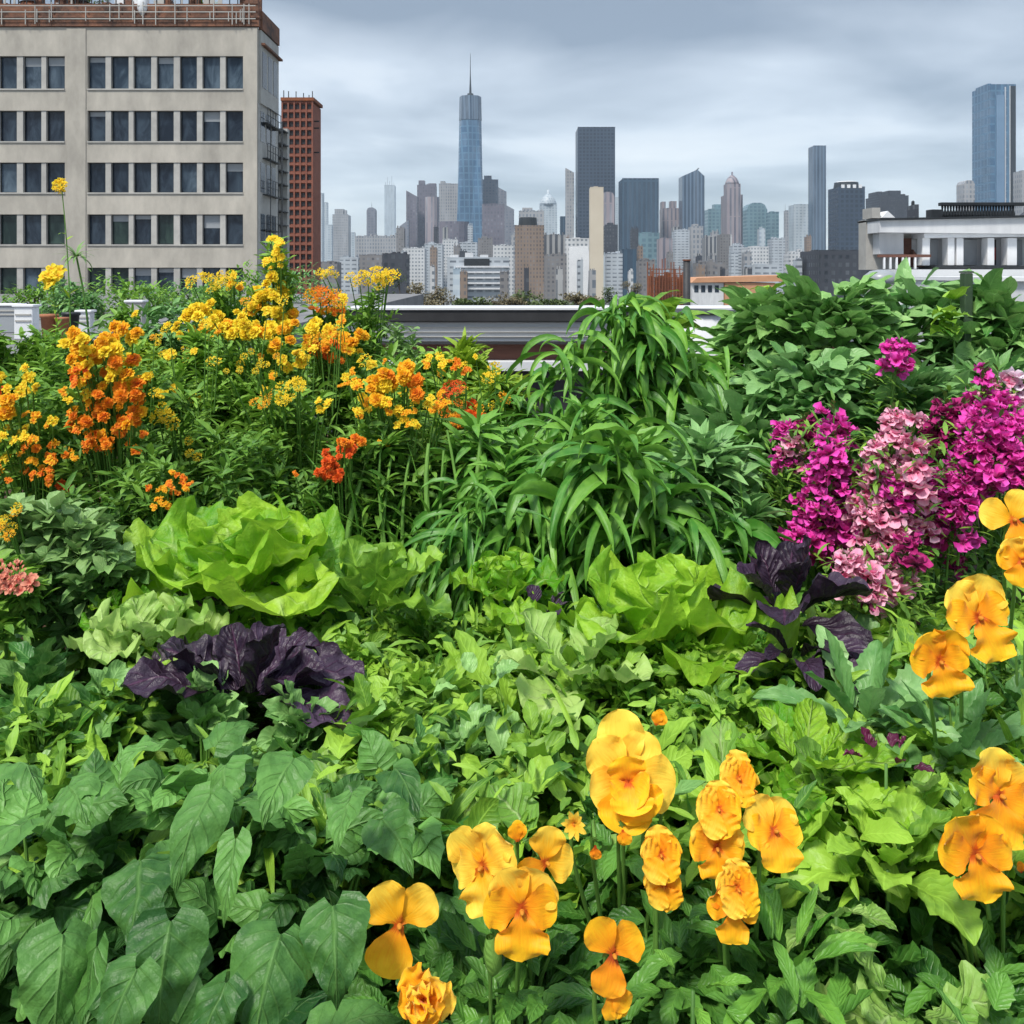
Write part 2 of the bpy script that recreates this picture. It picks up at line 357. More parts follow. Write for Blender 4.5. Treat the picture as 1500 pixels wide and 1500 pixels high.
def glassmat(name,c,c2,rough=.12):
    m,nt,out=newmat(name); g=NT(nt); tc=g.n('ShaderNodeTexCoord')
    mp=g.n('ShaderNodeMapping'); mp.inputs['Scale'].default_value=(1,1,.45); g.l(tc.outputs['Object'],mp.inputs[0])
    nz=g.noise(mp.outputs[0],.9,4,.6,.8)
    p=g.n('ShaderNodeBsdfPrincipled'); g.l(g.mix(g.ramp(nz,(.42,.68)),c,c2),p.inputs['Base Color']); p.inputs['Roughness'].default_value=rough  # lighter noise patches paint varied reflections into the pane colour
    b=g.n('ShaderNodeBump'); b.inputs['Strength'].default_value=.15; b.inputs['Distance'].default_value=.05; g.l(nz,b.inputs['Height']); g.l(b.outputs[0],p.inputs['Normal'])
    p.inputs['Specular IOR Level'].default_value=.35
    g.l(p.outputs[0],out.inputs[0]); return m
M['glass_a']=glassmat('window_glass_dark',(.008,.014,.026),(.04,.06,.085))
M['glass_b']=glassmat('window_glass_blue',(.02,.035,.055),(.10,.14,.18))
M['glass_c']=glassmat('window_glass_green',(.010,.022,.022),(.04,.07,.06))
TREES2=[]
# ================================================================== SETTING
def structure(o): o['kind']='structure'; return o
g=SB(); g.v=[(-5900,-5900,GZ),(5900,-5900,GZ),(5900,5900,GZ),(-5900,5900,GZ)]; g.f=[(0,1,2,3)]
structure(g.build('ground',solid('city_ground',(.16,.16,.15),(.09,.10,.09),.01,.9,bump=0)))
g=SB(); g.box(-7,10,-4,6.6,GZ+.01,-.4); structure(g.build('roof_deck',M['roofing']))
# planting soil, one undulating sheet
n=60; xs=np.linspace(-2.6,2.6,n); ys=np.linspace(.35,4.2,n)
X,Y=np.meshgrid(xs,ys,indexing='ij')
Z=.07+.025*np.sin(X*5+1)*np.cos(Y*4)+rng.uniform(-.012,.012,X.shape)+.06*np.exp(-((X+.72)**2+(Y-1.42)**2)/.02)
mb=MB(); i,j=np.meshgrid(np.arange(n-1),np.arange(n-1),indexing='ij')
mb.add(np.stack([X,Y,Z],-1).reshape(-1,3),np.stack([i*n+j,(i+1)*n+j,(i+1)*n+j+1,i*n+j+1],-1).reshape(-1,4))
soil=structure(mb.build('garden_soil',M['soil']))
# planter box sides
pl=empty('planter_box',(0,.33,-.4),'long dark timber planter box holding the whole garden bed','planter')
for nm,b in (('side_board',(-2.68,2.68,.27,.33)),('side_board',(-2.68,2.68,4.22,4.28)),('end_board',(-2.68,-2.62,.332,4.218)),('end_board',(2.62,2.68,.332,4.218))):
    SB().box(*b,-.399,.13).build(nm,M['brown'],pl,bevel=.004)

# ================================================================== TAN BUILDING
Yt=58.0
P=lambda px:wx(px,Yt)
Q=lambda py:wz(py,Yt)
tb=empty('concrete_building',(P(200),Yt,GZ),'tan concrete building with rows of dark windows and a junk-strewn brick parapet','building')
cols=[(-103,-77),(-69,-43),(-36,-8),(-2,24),(33,60),(67,95),(128,154),(162,188),(195,221),(229,254),(263,288),(296,322),(330,356)]
rows=[(82,130),(162,207),(238,282),(314,358),(392,434)]
xL,xR=P(-120),P(377)
w=SB()
# horizontal bands
edges=[40]+[v for r in rows for v in r]
band=[(40,82),(130,162),(207,238),(282,314),(358,392)]
for a,b in band: w.box(xL,xR,Yt,Yt+.5,Q(b),Q(a))
w.box(xL,xR,Yt,Yt+.5,GZ+.02,Q(434))
# big piers between groups
for a,b in ((-120,-103),(95,128),(356,377)):
    for r in rows: w.box(P(a),P(b),Yt-.004,Yt+.5,Q(r[1])+.001,Q(r[0])-.001)
# slightly proud corner strips
w.box(P(98),P(126),Yt-.05,Yt-.005,GZ+.03,Q(42)); w.box(P(359),P(377),Yt-.06,Yt-.006,GZ+.03,Q(42))
w.box(xL,xR,Yt+.62,Yt+5.0,Q(392)-2,Q(40)-.02)
w.build('wall',M['conc'],tb)
mu=SB(); sl=SB()
for k in range(len(cols)-1):
    a,b=cols[k][1],cols[k+1][0]
    if b-a>20: continue
    for r in rows: SB().box(P(a)+.001,P(b)-.001,Yt+.05,Yt+.5,Q(r[1])+.001,Q(r[0])-.001).build('mullion',M['conc2'],tb)
for r in rows:
    for a,b in ((-103,95),(128,356)): sl.box(P(a),P(b),Yt-.07,Yt+.12,Q(r[1])-.09,Q(r[1])-.003)
sl.build('window_ledge',M['conc2'],tb)
gl=['glass_a','glass_b','glass_c']
for ri,r in enumerate(rows):
    for c in cols:
        x0,x1=P(c[0])+.001,P(c[1])-.001; z0,z1=Q(r[1])+.001,Q(r[0])-.001
        f=SB(); t=.05
        for b in ((x0,x0+t,z0,z1),(x1-t,x1,z0,z1),(x0+t,x1-t,z0,z0+t),(x0+t,x1-t,z1-t,z1)): f.box(b[0],b[1],Yt+.27,Yt+.34,b[2],b[3])
        fo=f.build('window',M['metal'],tb)
        gk='glass_b' if ri==0 or random.random()<.15 else ('glass_c' if ri>2 and random.random()<.5 else 'glass_a')
        p=SB().box(x0+t,x1-t,Yt+.30,Yt+.32,z0+t,z1-t); po=p.build('pane',M[gk],None); po.parent=fo; po.matrix_parent_inverse=fo.matrix_basis.inverted()
        po.matrix_parent_inverse=(Matrix.Translation(tb.location)@fo.matrix_parent_inverse).inverted()
        if random.random()<.3:
            hgt=random.uniform(.25,.9); bl=SB().box(x0+t,x1-t,Yt+.325,Yt+.335,z1-t-hgt,z1-t).build('blind',M['greywin'],None)
            # blind hangs just behind the pane front; keep it inside the frame
            bl.parent=fo; bl.matrix_parent_inverse=po.matrix_parent_inverse.copy(); bl.location.y=-.033
# side face with windows
s=SB(); s.box(xR+.002,xR+.04,Yt+.06,Yt+4.9,GZ+.04,Q(150)); s.box(xR+.002,xR+.16,Yt+.3,Yt+4.7,Q(150)+.002,Q(42)); s.build('side_wall',M['conc2'],tb)
s=SB()
for r in ((72,125),(160,205),(236,280),(312,356)):
    for k in range(3): SB().box(xR+(.155 if r[0]<100 else .035),xR+(.18 if r[0]<100 else .06),Yt+.6+k*1.35,Yt+1.6+k*1.35,Q(r[1]),Q(r[0])).build('side_window',M['glass_a'],tb)
fe=SB()  # fire escape on the side wall
for k,py in enumerate((175,228,282,335,388)):
    fe.box(xR+.062,xR+.42,Yt+1,Yt+4.4,Q(py)-.06,Q(py))
    for zz in (.5,1.0): fe.box(xR+.38,xR+.42,Yt+1,Yt+4.4,Q(py)+zz-.03,Q(py)+zz)
    for q in range(6): fe.box(xR+.38,xR+.415,Yt+1+q*.66,Yt+1.04+q*.66,Q(py),Q(py)+1)
fe.box(xR+.43,xR+.47,Yt+1.5,Yt+1.56,Q(440),Q(170))
fe.build('fire_escape',M['metal'],tb)
pr=SB(); pr.box(xL,P(380),Yt-.12,Yt+.25,Q(39),Q(27)).box(xL,P(381),Yt-.2,Yt+.3,Q(26.9),Q(24)).box(xL,P(379),Yt-.06,Yt+.2,Q(23.9),Q(6)).box(P(377),xR+.25,Yt+.3,Yt+4.6,Q(41),Q(14))
pr.box(P(360),P(378),Yt-.1,Yt+.5,Q(6),Q(0)).box(P(377),xR+.4,Yt+.32,Yt+4.9,Q(64),Q(61))
pr.build('brick_parapet',M['rustmix'],tb)
pp=SB()
for py in (29,19,10): pp.box(xL,P(376),Yt-.26,Yt-.22,Q(py)-.03,Q(py)+.03)
rr=random.Random(5)
for k in range(34): x=P(rr.uniform(-90,374)); pp.box(x,x+.05,Yt-.27,Yt-.215,Q(rr.uniform(30,38)),Q(rr.uniform(2,20)))
pp.build('pipework',M['conc2'],tb)
ck=SB()
for k in range(60):
    x=P(rr.uniform(-95,374)); w_=rr.uniform(.12,.7); zz=Q(8)+rr.uniform(-.1,.1); ck.box(x,x+w_,Yt+.6+.02*k,Yt+.6+.02*k+rr.uniform(.2,.6),zz-.8,zz+rr.uniform(.1,.9))
ck.build('roof_clutter',M['rustmix'],tb)
ck=SB()
for k in range(26):
    x=P(rr.uniform(-95,374)); w_=rr.uniform(.1,.5); zz=Q(8)+rr.uniform(-.1,.2); ck.box(x,x+w_,Yt+.35+.008*k,Yt+.40+.008*k,zz-.7,zz+rr.uniform(.1,.8))
ck.build('roof_clutter',M['conc2'],tb)
rl=SB()
for k in range(40): rl.box(P(-100+k*12),P(-100+k*12)+.06,Yt+.5,Yt+.56,Q(8),Q(-22))
rl.box(xL,P(374),Yt+.49,Yt+.57,Q(-21),Q(-23)).box(xL,P(374),Yt+.49,Yt+.57,Q(-6),Q(-8))
rl.build('roof_railing',M['metal'],tb)
def roofitem(name,label,cat,px,w_,h,mat,kind):
    t=empty(name,(P(px),Yt+1.6,Q(8)),label,cat)
    x=P(px); z=Q(40)
    if kind=='cyl': SB().cyl(x,Yt+1.6,z,z+1.4+h,w_).build('tank',mat,t,True); SB().cyl(x,Yt+1.6,z+1.401+h,z+1.9+h,w_*1.08,.1).build('lid',M['metal'],t)
    if kind=='chair':
        SB().box(x-w_,x+w_,Yt+.9,Yt+2,z+1.6,z+1.75).build('seat',mat,t); SB().box(x-w_,x+w_,Yt+2.01,Yt+2.15,z+1.6,z+1.6+h).build('backrest',mat,t)
        for a in (-w_+.05,w_-.12):
            for b in (.95,1.9): SB().box(x+a,x+a+.08,Yt+b,Yt+b+.08,z+.01,z+1.599).build('leg',mat,t)
    if kind=='bag': SB().lathe(x,Yt+.1,[(w_*.4,z+.7),(w_,z+1.2),(w_*.9,z+1.9),(w_*.35,z+2.6),(w_*.2,z+2.9)],12).build('cloth',mat,t,True); SB().cyl(x,Yt+.1,z+2.9,z+3.0,.04).build('tie',M['metal'],t)
    if kind=='unit':
        SB().box(x-w_,x+w_,Yt+1,Yt+2.4,z+.01,z+1.2+h).build('housing',mat,t,bevel=.03); SB().cyl(x,Yt+1.7,z+1.201+h,z+1.35+h,w_*.6).build('fan_cowl',M['metal'],t)
roofitem('water_tank','small rusty tank on the tan building roof near its left edge','tank',30,.8,.6,M['rust'],'cyl')
roofitem('lounge_chair','white chair set against the roof railing of the tan building','chair',168,.9,1.9,M['whiteclean'],'chair')
roofitem('cloth_bundle','white cloth bundle hanging over the brick parapet of the tan building','cloth',209,.38,0,M['whiteclean'],'bag')
roofitem('cooling_unit','grey cooling unit on the tan building roof right of the white bundle','cooler',262,.8,.4,M['conc2'],'unit')
roofitem('cooling_unit','dark cooling unit at the right corner of the tan building roof','cooler',330,.55,.5,M['metal'],'unit')
roofitem('water_tank','brown tank on the tan building roof between two dark railings','tank',100,.6,.7,M['brown'],'cyl')

# ---- shrubs on the roof garden of the tan building
def clump(name,label,cat,c,r,n,mat,L=.35,W=.12,stemh=.8,group=None,prof='oval'):
    t=empty(name,c,label,cat,group)
    d=rng.normal(size=(n,3)); d/=np.linalg.norm(d,axis=1,keepdims=True)
    r=np.array(r if isinstance(r,(tuple,list)) else (r,r,r))
    lump=1+.25*np.sin(d[:,0]*5+c[0])*np.sin(d[:,2]*4+1)
    P_=d*r*(U(.35,1.05,n)**.6*lump)[:,None]+np.array(c)
    mb=MB(); leaves(mb,P_,np.arctan2(d[:,1],d[:,0])+U(-.9,.9,n),U(-.6,1.0,n),L*U(.7,1.3,n),W*U(.8,1.2,n),U(.1,.9,n),prof,nu=3,nv=4,tint=U(0,1,n))
    mb.build('foliage',mat,t)
    mb=MB(); c_=np.array(c,float); b=c_-np.array((0,0,r[2]*stemh+r[2]*.3))
    for k in range(5):
        e=c_+np.array((random.uniform(-.6,.6)*r[0],random.uniform(-.5,.5)*r[1],random.uniform(0,.7)*r[2]))
        tube(mb,curve(b,e,(random.uniform(-.1,.1)*r[0],0,0)),[.05*r[0],.015*r[0]],5)
    mb.build('stem',M['bark'],t)
    return t
clump('roof_shrub','green shrub behind the railing of the tan building roof','shrub',(P(110),Yt+1.8,Q(2)),(1.4,.8,1.0),400,M['treeleaf'],.35,.12)
clump('roof_shrub','yellowish shrub on the tan building roof near the right tank','shrub',(P(285),Yt+1.8,Q(3)),(.9,.7,.9),300,M['fineyellow'],.35,.12)

# ================================================================== RED LATTICE TOWER
Yr=140.0
t=empty('brick_tower',(wx(438,Yr),Yr,GZ),'narrow red brick tower with a lattice of small dark openings','tower')
x0,x1=wx(414,Yr),wx(458,Yr); zt=wz(150,Yr)
SB().box(x0,x1,Yr,Yr+6,GZ+.02,zt).build('wall',M['brick'],t)
rb=SB(); nc=5; nr=30
for k in range(nc+1):
    xx=x0+(x1-x0)*k/nc; rb.box(xx-.12,xx+.12,Yr-.35,Yr-.002,GZ+.03,zt+.2)
hh=(zt+14)/nr
for k in range(nr+1):
    z=-14+hh*k; rb.box(x0-.1,x1+.1,Yr-.28,Yr-.003,z-.2,z+.2)
rb.build('lattice',M['brick'],t)
ct=0
for k in range(nr):
    for q in range(nc):
        if ct>=100 or k<10: continue
        ct+=1
        xx=x0+(x1-x0)*(q+.5)/nc; z=-14+hh*(k+.5)
        SB().box(xx-.36,xx+.36,Yr-.03,Yr-.001,z-.34,z+.34).build('window',M['darkwin'],t)
SB().box(x0-.2,x1+.3,Yr-.5,Yr+6.1,zt+.201,zt+.7).build('cornice',M['rust'],t)
for px in (415,422,433,444,452,457): SB().box(wx(px,Yr),wx(px,Yr)+.12,Yr,Yr+.12,zt+.7,zt+.7+random.uniform(.3,1.3)).build('iron_rod',M['metal'],t)
for py in (176,186,222): SB().box(x1+.0,x1+.8,Yr+1,Yr+1.2,wz(py,Yr)-.1,wz(py,Yr)+.1).build('bracket',M['metal'],t)
# dark fire-stair block behind
t=empty('stair_tower',(wx(403,100),100,GZ),'dark iron stair frame squeezed between the tan building and the brick tower','stair tower')
s=SB()
for k in range(14):
    z=wz(188+k*20,100); s.box(wx(390,100),wx(413,100),100,103,z-.12,z)
for px in (391,399,406,412): s.box(wx(px,100),wx(px,100)+.15,99.98,100.13,GZ,wz(178,100))
s.build('frame',M['metal'],t)
SB().box(wx(391,100),wx(411,100),103.01,104,GZ,wz(182,100)).build('wall',M['conc2'],t)

# ================================================================== SKYLINE
fac={
 'pale':facade((.50,.56,.60),(.30,.38,.45),9,7),
 'grey':facade((.22,.23,.27),(.10,.13,.18),8,7,.5,.5),
 'grey2':facade((.38,.38,.39),(.14,.17,.21),6,8,.45,.6),
 'pinkgrey':facade((.34,.29,.31),(.13,.13,.17),9,60,.4,.97),
 'purple':facade((.17,.155,.19),(.09,.09,.13),7,8,.5,.6),
 'navy':facade((.025,.045,.08),(.010,.022,.042),8,8,.6,.6,.4,.12),
 'navy2':facade((.035,.08,.13),(.02,.05,.09),10,200,.6,.98,.4,.1),
 'glassblue':facade((.09,.20,.32),(.05,.13,.24),12,16,.75,.8,.3,.25),
 'glassgrey':facade((.13,.19,.27),(.045,.08,.13),8,300,.6,.99,.35,.3),
 'teal':facade((.16,.27,.31),(.10,.19,.24),10,9,.6,.6,.4,.3),
 'brownstone':facade((.27,.20,.155),(.09,.075,.07),3.2,4,.42,.55,.7,.5),
 'whiteblk':facade((.60,.61,.62),(.16,.19,.22),4,4.5,.5,.45,.6,.4),
 'whiteblk2':facade((.46,.50,.54),(.12,.14,.17),6,4,.7,.35,.6,.6),
 'darkblk':facade((.045,.05,.065),(.015,.02,.03),4,4.5,.5,.5,.6,.3),
 'stripes':facade((.38,.38,.38),(.08,.09,.11),6,300,.5,.99,.6,.2),
 'greybrick':facade((.22,.21,.21),(.07,.07,.08),4,4,.5,.5,.7,.7),
}
def tower(name,label,x0,x1,yt,Y,mat,top='flat',cat='skyscraper',depth=None,steps=(),extra=None,group=None,base=None):
    """steps: (x0,x1,ytop) narrower upper volumes; yt = top of the main body"""
    m=fac[mat] if isinstance(mat,str) and mat in fac else M[mat]
    a,b=wx(x0,Y),wx(x1,Y); z=wz(yt,Y); d=depth or max((b-a)*.8,6)
    if Y>200:
        d=min(d,(b-a)*.8+4)
        if x0>750: a=min(wx(x0,Y+d),b-(b-a)*.5)
        elif x1<750: b=max(wx(x1,Y+d),a+(b-a)*.5)
    t=empty(name,((a+b)/2,Y,GZ),label,cat,group)
    zb=GZ if base is None else wz(base,Y)
    s=SB(); w_=b-a; c=(a+b)/2
    if top=='slant': s.prism([(a,zb),(b,zb),(b,z-w_*.55),(a,z)],Y,Y+d)
    elif top=='slantr': s.prism([(a,zb),(b,zb),(b,z),(a,z-w_*.7)],Y,Y+d)
    elif top=='round': s.loft([[(c+w_/2*math.cos(q*PI/8),Y+d/2+d/2*math.sin(q*PI/8),zz) for q in range(16)] for zz in (zb,z)])
    elif top=='shoulder': s.prism([(a,zb),(b,zb),(b,z-w_*.35),(b-w_*.12,z-w_*.1),(b-w_*.3,z),(a+w_*.3,z),(a+w_*.12,z-w_*.1),(a,z-w_*.35)],Y,Y+d)
    else: s.box(a,b,Y,Y+d,zb,z)
    s.build('facade',m,t)
    rf=SB(); px=w_/(x1-x0)
    if top=='flat':
        rf.box(a-.2*px,b+.2*px,Y-.2*px,Y+.3*px,z+.001,z+1.2*px); SB().box(a+w_*.3,a+w_*.62,Y+d*.3,Y+d*.7,z+.002,z+(2.5 if x1-x0>18 else 1.2)*px).build('penthouse',m,t)
        rf.build('roof_parapet',m,t)
    elif top=='gable': rf.prism([(a,z+.001),(b,z+.001),(b-w_*.32,z+w_*.30),(a+w_*.05,z+w_*.02)],Y,Y+d); rf.build('roof',m,t)
    elif top=='dome':
        rf.lathe(c,Y+d/2,[(w_*.5,z+.001),(w_*.5,z+w_*.12),(w_*.36,z+w_*.42),(w_*.15,z+w_*.62),(w_*.07,z+w_*.68),(w_*.06,z+w_*.9)],16); rf.build('dome',m,t,True)
    for k,(sx0,sx1,sy) in enumerate(steps):
        q=SB().box(a+(sx0-x0)*px,a+(sx1-x0)*px,Y+d*.12*(k+1),Y+d*.8,z-2*px if top in('slant','slantr','shoulder') else z+.003,wz(sy,Y)); q.build('upper_storeys',m,t)
    if extra: extra(t,a,b,z,Y,d,px,m)
    return t
def mast(hpx,xf=.5,r=.35,nm='mast'):
    def f(t,a,b,z,Y,d,px,m):
        x=a+(b-a)*xf; SB().cyl(x,Y+d/2,z,z+hpx*px,r*px,r*px*.25,8).build(nm,M['metal'],t)
    return f
def junk(n=4,h=4,seed=1):
    def f(t,a,b,z,Y,d,px,m):
        rr=random.Random(seed); s=SB()
        for k in range(n):
            x=a+(b-a)*(k+.15+rr.random()*.4)/n; w_=(b-a)/n*rr.uniform(.2,.6); s.box(x,x+w_,Y+d*.2,Y+d*.5,z+.002,z+rr.uniform(.3,1)*h*px)
        s.build('roof_machinery',m,t)
    return f
T=tower
T('skyscraper','pale blue tower at far left of the skyline beside the brick tower',458,475,284,2900,'pale',extra=junk(1,6,2))
T('skyscraper','narrow pale tower with stepped side next to the brick tower',475,481,297,2800,'pale')
T('skyscraper','low pale block left of the crowned grey tower',478,488,330,2600,'pale')
T('skyscraper','grey tower with a small ring crown near the left of the skyline',487,514,315,2700,'grey2',steps=((490,505,306),),extra=junk(3,9,5))
T('skyscraper','thin low grey block right of the ring-crowned tower',514,521,341,2700,'pale')
T('skyscraper','dark slim tower with rounded top standing alone left of the faint lattice tower',537,552,304,2300,'grey',top='shoulder',extra=mast(10))
def lattice(t,a,b,z,Y,d,px,m):
    s=SB()
    for k,(xf,h) in enumerate(((.1,6),(.3,14),(.5,8),(.72,16),(.9,5))): s.box(a+(b-a)*xf-px*.4,a+(b-a)*xf+px*.4,Y,Y+px,z,z+h*px)
    s.build('spire',m,t)
T('skyscraper','very faint hazy tower with thin spires behind the skyline',563,580,272,5200,'pale',extra=lattice)
T('office_tower','low grey block under the faint hazy tower',520,590,347,2000,'grey2',extra=junk(8,7,8))
T('skyscraper','sloped grey building at the left end of the downtown cluster',585,600,322,2250,'grey',top='slantr')
T('skyscraper','dark grey tower with slanted roof left in the downtown cluster',595,613,279,2300,'purple',top='slant')
T('skyscraper','tallest jagged-top grey tower left of the blue spire tower',611,640,272,2350,'purple',steps=((613,622,264),(628,640,268)),extra=junk(5,5,9))
T('skyscraper','pink-grey ribbed tower in the middle of the downtown cluster',622,644,288,2050,'pinkgrey',top='round',extra=mast(7,.4))
T('skyscraper','light grey gridded tower touching the blue spire tower from the left',643,672,270,2250,'grey2',steps=((645,652,265),))
T('skyscraper','low round-fronted purple-grey block at the foot of the blue spire tower',641,688,324,1850,'purple',top='round')
# blue spire tower
Yw=2100; px=Yw/F
t=empty('skyscraper',(wx(688,Yw),Yw+30,GZ),'tall tapering blue glass tower with a long antenna, highest of the skyline','skyscraper')
cx=wx(688,Yw); cy=Yw+34; hb=20.5*px; ht=16.5*px
def sq8(h,rot,z):
    r=[]
    for q in range(8):
        an=PI/4*q+PI/4
        # blend: even vertices are corners of base square, odd are mid-edges
        if not rot: rad=h*math.sqrt(2) if q%2==0 else h
        else: rad=h*1.06 if q%2==0 else h
        r.append((cx+rad*math.cos(an),cy+rad*math.sin(an),z))
    return r
SB().loft([sq8(hb,0,GZ),sq8(hb*.985,0,wz(350,Yw))]).build('podium',fac['glassblue'],t)
SB().loft([sq8(hb*.985,0,wz(350,Yw)+.01),sq8(ht,1,wz(174,Yw))]).build('shaft',fac['glassblue'],t)
SB().loft([sq8(ht*1.03,1,wz(173.5,Yw)),sq8(ht*.98,1,wz(138,Yw))]).build('crown',fac['glassgrey'],t)
SB().cyl(cx,cy,wz(138,Yw),wz(133,Yw),5*px,4.4*px,16).build('antenna_ring',M['metal'],t)
SB().lathe(cx,cy,[(1.9*px,wz(133,Yw)),(1.2*px,wz(118,Yw)),(.7*px,wz(105,Yw)),(.25*px,wz(73,Yw))],8).build('antenna',M['metal'],t)
T('skyscraper','stepped grey tower touching the blue spire tower from the right',706,730,264,2200,'grey',steps=((709,720,257),))
T('skyscraper','grey tower with a sloping right shoulder behind the stepped one',724,742,271,2300,'grey',top='slant')
T('skyscraper','broad mid-height grey block right of the blue spire tower foot',706,739,300,1900,'purple')
T('skyscraper','grey sloping block at the right edge of the downtown cluster',737,753,298,2150,'grey',top='slant')
T('office_tower','low dark block between downtown and the brown tower block',750,790,333,1700,'grey',extra=junk(5,5,12))
T('skyscraper','dark-crowned grey building behind the brown tower block',760,797,310,1500,'grey2',steps=((765,780,304),),extra=junk(6,4,3))
T('skyscraper','pale blue tower with rounded dome top right of the brown tower block',790,816,300,2600,'pale',top='dome')
T('skyscraper','short navy block left of the light slanted slab',820,834,318,2200,'navy2')
T('apartment_block','brown apartment tower with a dark water tank roof in the mid distance',754,797,331,900,'brownstone',cat='apartment block',extra=lambda t,a,b,z,Y,d,px,m: SB().cyl(a+(b-a)*.45,Y+d*.4,z,z+13*px,14*px,13*px,18).build('water_tank',M['metal'],t))
T('apartment_block','dark striped apartment block right of the brown tower block',795,829,345,950,'stripes',cat='apartment block',extra=junk(5,6,13))
T('skyscraper','slim light grey slab with slanted top left of the navy slab tower',828,841,246,2050,'grey2',top='slant')
T('skyscraper','very wide flat-topped navy slab, darkest tall tower of the middle skyline',843,901,187,2000,'navy')
T('skyscraper','grey ribbed tower with rounded shoulder behind the cream slab',880,900,281,1500,'pinkgrey',top='shoulder')
T('skyscraper','faint pale tower between the two navy slabs',899,909,290,2900,'pale')
t=T('apartment_block','white building with a huge blank white panel on its side wall',827,864,350,850,'whiteblk',cat='apartment block',extra=lambda t,a,b,z,Y,d,px,m: SB().prism([(a+5*px,GZ+1),(b-4*px,GZ+1),(b-.5*px,z-25*px),(b-3*px,z-12*px),(a+5*px,z-14*px)],Y-1.2,Y-.01).build('white_panel',M['whiteclean'],t))
T('chimney_tower','tall blank cream concrete slab standing in front of the navy tower',863,884,275,800,'cream_slab' if 'cream_slab' in M else 'conc',cat='tower')
T('skyscraper','broad dark teal-blue slab right of the widest navy tower',906,965,262,1900,'navy2')
T('skyscraper','low glassy block at the foot of the dark teal slab',928,966,342,1500,'teal',extra=junk(4,3,2))
T('skyscraper','pinkish grey building with stepped roof left of the pointed glass tower',966,1000,306,2000,'pinkgrey',steps=((966,972,295),(981,991,294)))
T('skyscraper','pointed glass-sided grey tower with a blade antenna on its roof',994,1032,258,1950,'glassgrey',top='gable',extra=lambda t,a,b,z,Y,d,px,m: SB().prism([(a+24*px,z+10*px),(a+25.5*px,z+9*px),(a+32*px,z+15*px),(a+31*px,z+16*px)],Y+d*.4,Y+d*.5).build('blade_antenna',M['metal'],t))
T('skyscraper','pale greenish block between the pointed glass tower and the domed tower',1032,1062,307,2300,'teal',steps=((1044,1060,299),))
T('skyscraper','purple-grey ribbed tower with a pointed dome roof',1060,1085,269,1850,'pinkgrey',top='dome',steps=())
T('skyscraper','lower shoulders around the pointed dome tower',1056,1088,286,1880,'pinkgrey')
T('skyscraper','teal glass block with chamfered top right of the pointed dome tower',1086,1124,297,2200,'teal',top='shoulder')
T('skyscraper','lower teal block adjoining the chamfered teal one',1122,1141,311,2150,'teal')
T('skyscraper','thin grey block with an antenna left of the slender tower',1148,1156,309,2300,'grey2',extra=mast(14,.2))
T('skyscraper','plain blue-grey slab just left of the slender tower',1155,1187,300,2100,'pale' )
T('skyscraper','slender dark striped tower rising left of the ornate navy tower',1184,1210,214,2000,'glassgrey',steps=())
def ornate(t,a,b,z,Y,d,px,m):
    c=(a+b)/2; w_=b-a
    SB().cyl(c,Y+d/2,z+.01,z+12*px,w_*.47,w_*.44,24).build('round_crown',M['metal'],t)
    SB().cyl(c,Y+d/2,z+12*px+.01,z+14*px,w_*.40,w_*.36,24).build('crown_cap',M['white'],t)
    for q in range(4):
        SB().box(a+w_*(.1+.22*q),a+w_*(.22+.22*q),Y-1,Y-.01,z-2*px,z+5*px).build('crown_ornament',M['whiteclean'],t)
T('skyscraper','wide navy tower with an ornate rounded white-trimmed crown',1213,1267,274,1500,'navy',extra=ornate)
T('skyscraper','dark stepped block right of the ornate navy tower',1268,1331,287,1600,'darkblk',steps=((1268,1278,280),(1296,1322,278)),extra=junk(5,7,22))
T('water_tower','small dark water tower on legs left of the white terrace building',1335,1346,300,300,'darkblk',cat='water tower',extra=lambda t,a,b,z,Y,d,px,m: (SB().cyl((a+b)/2,Y+d/2,z+.01,z+11*px,5*px,4.4*px,14).build('tank',M['metal'],t), SB().cyl((a+b)/2,Y+d/2,z+11*px+.01,z+15*px,5*px,.5*px,14).build('conical_roof',M['metal'],t)))
T('skyscraper','tall blue-grey glass tower with vertical light stripes at the right of the skyline',1424,1488,124,1700,'glassblue',steps=((1424,1432,121),),extra=lambda t,a,b,z,Y,d,px,m: [SB().box(a+q*px,a+(q+w_)*px,Y-3,Y-.02,GZ,z-h*px).build('vertical_fin',M[k],t) for q,w_,h,k in ((36,1.2,6,'white'),(47.5,.9,3,'white'),(14,20,26,'skypanel'),(50,12,4,'metal'))] if 'skypanel' in M else None)
T('skyscraper','pale tapered tower left of the tall blue-grey glass tower',1401,1428,264,1500,'grey2',top='shoulder')
T('skyscraper','pale block cut by the right edge of the photo beside the glass tower',1484,1512,250,1400,'grey2')
T('low_building','long low dark blue warehouse in front of the ornate navy tower',1172,1278,367,500,'darkblk',cat='warehouse',extra=junk(6,4,31))
SB
T('dome_building','dark red domed turret at the right edge behind the white building',1474,1530,330,260,'darkblk',top='dome',cat='turret')

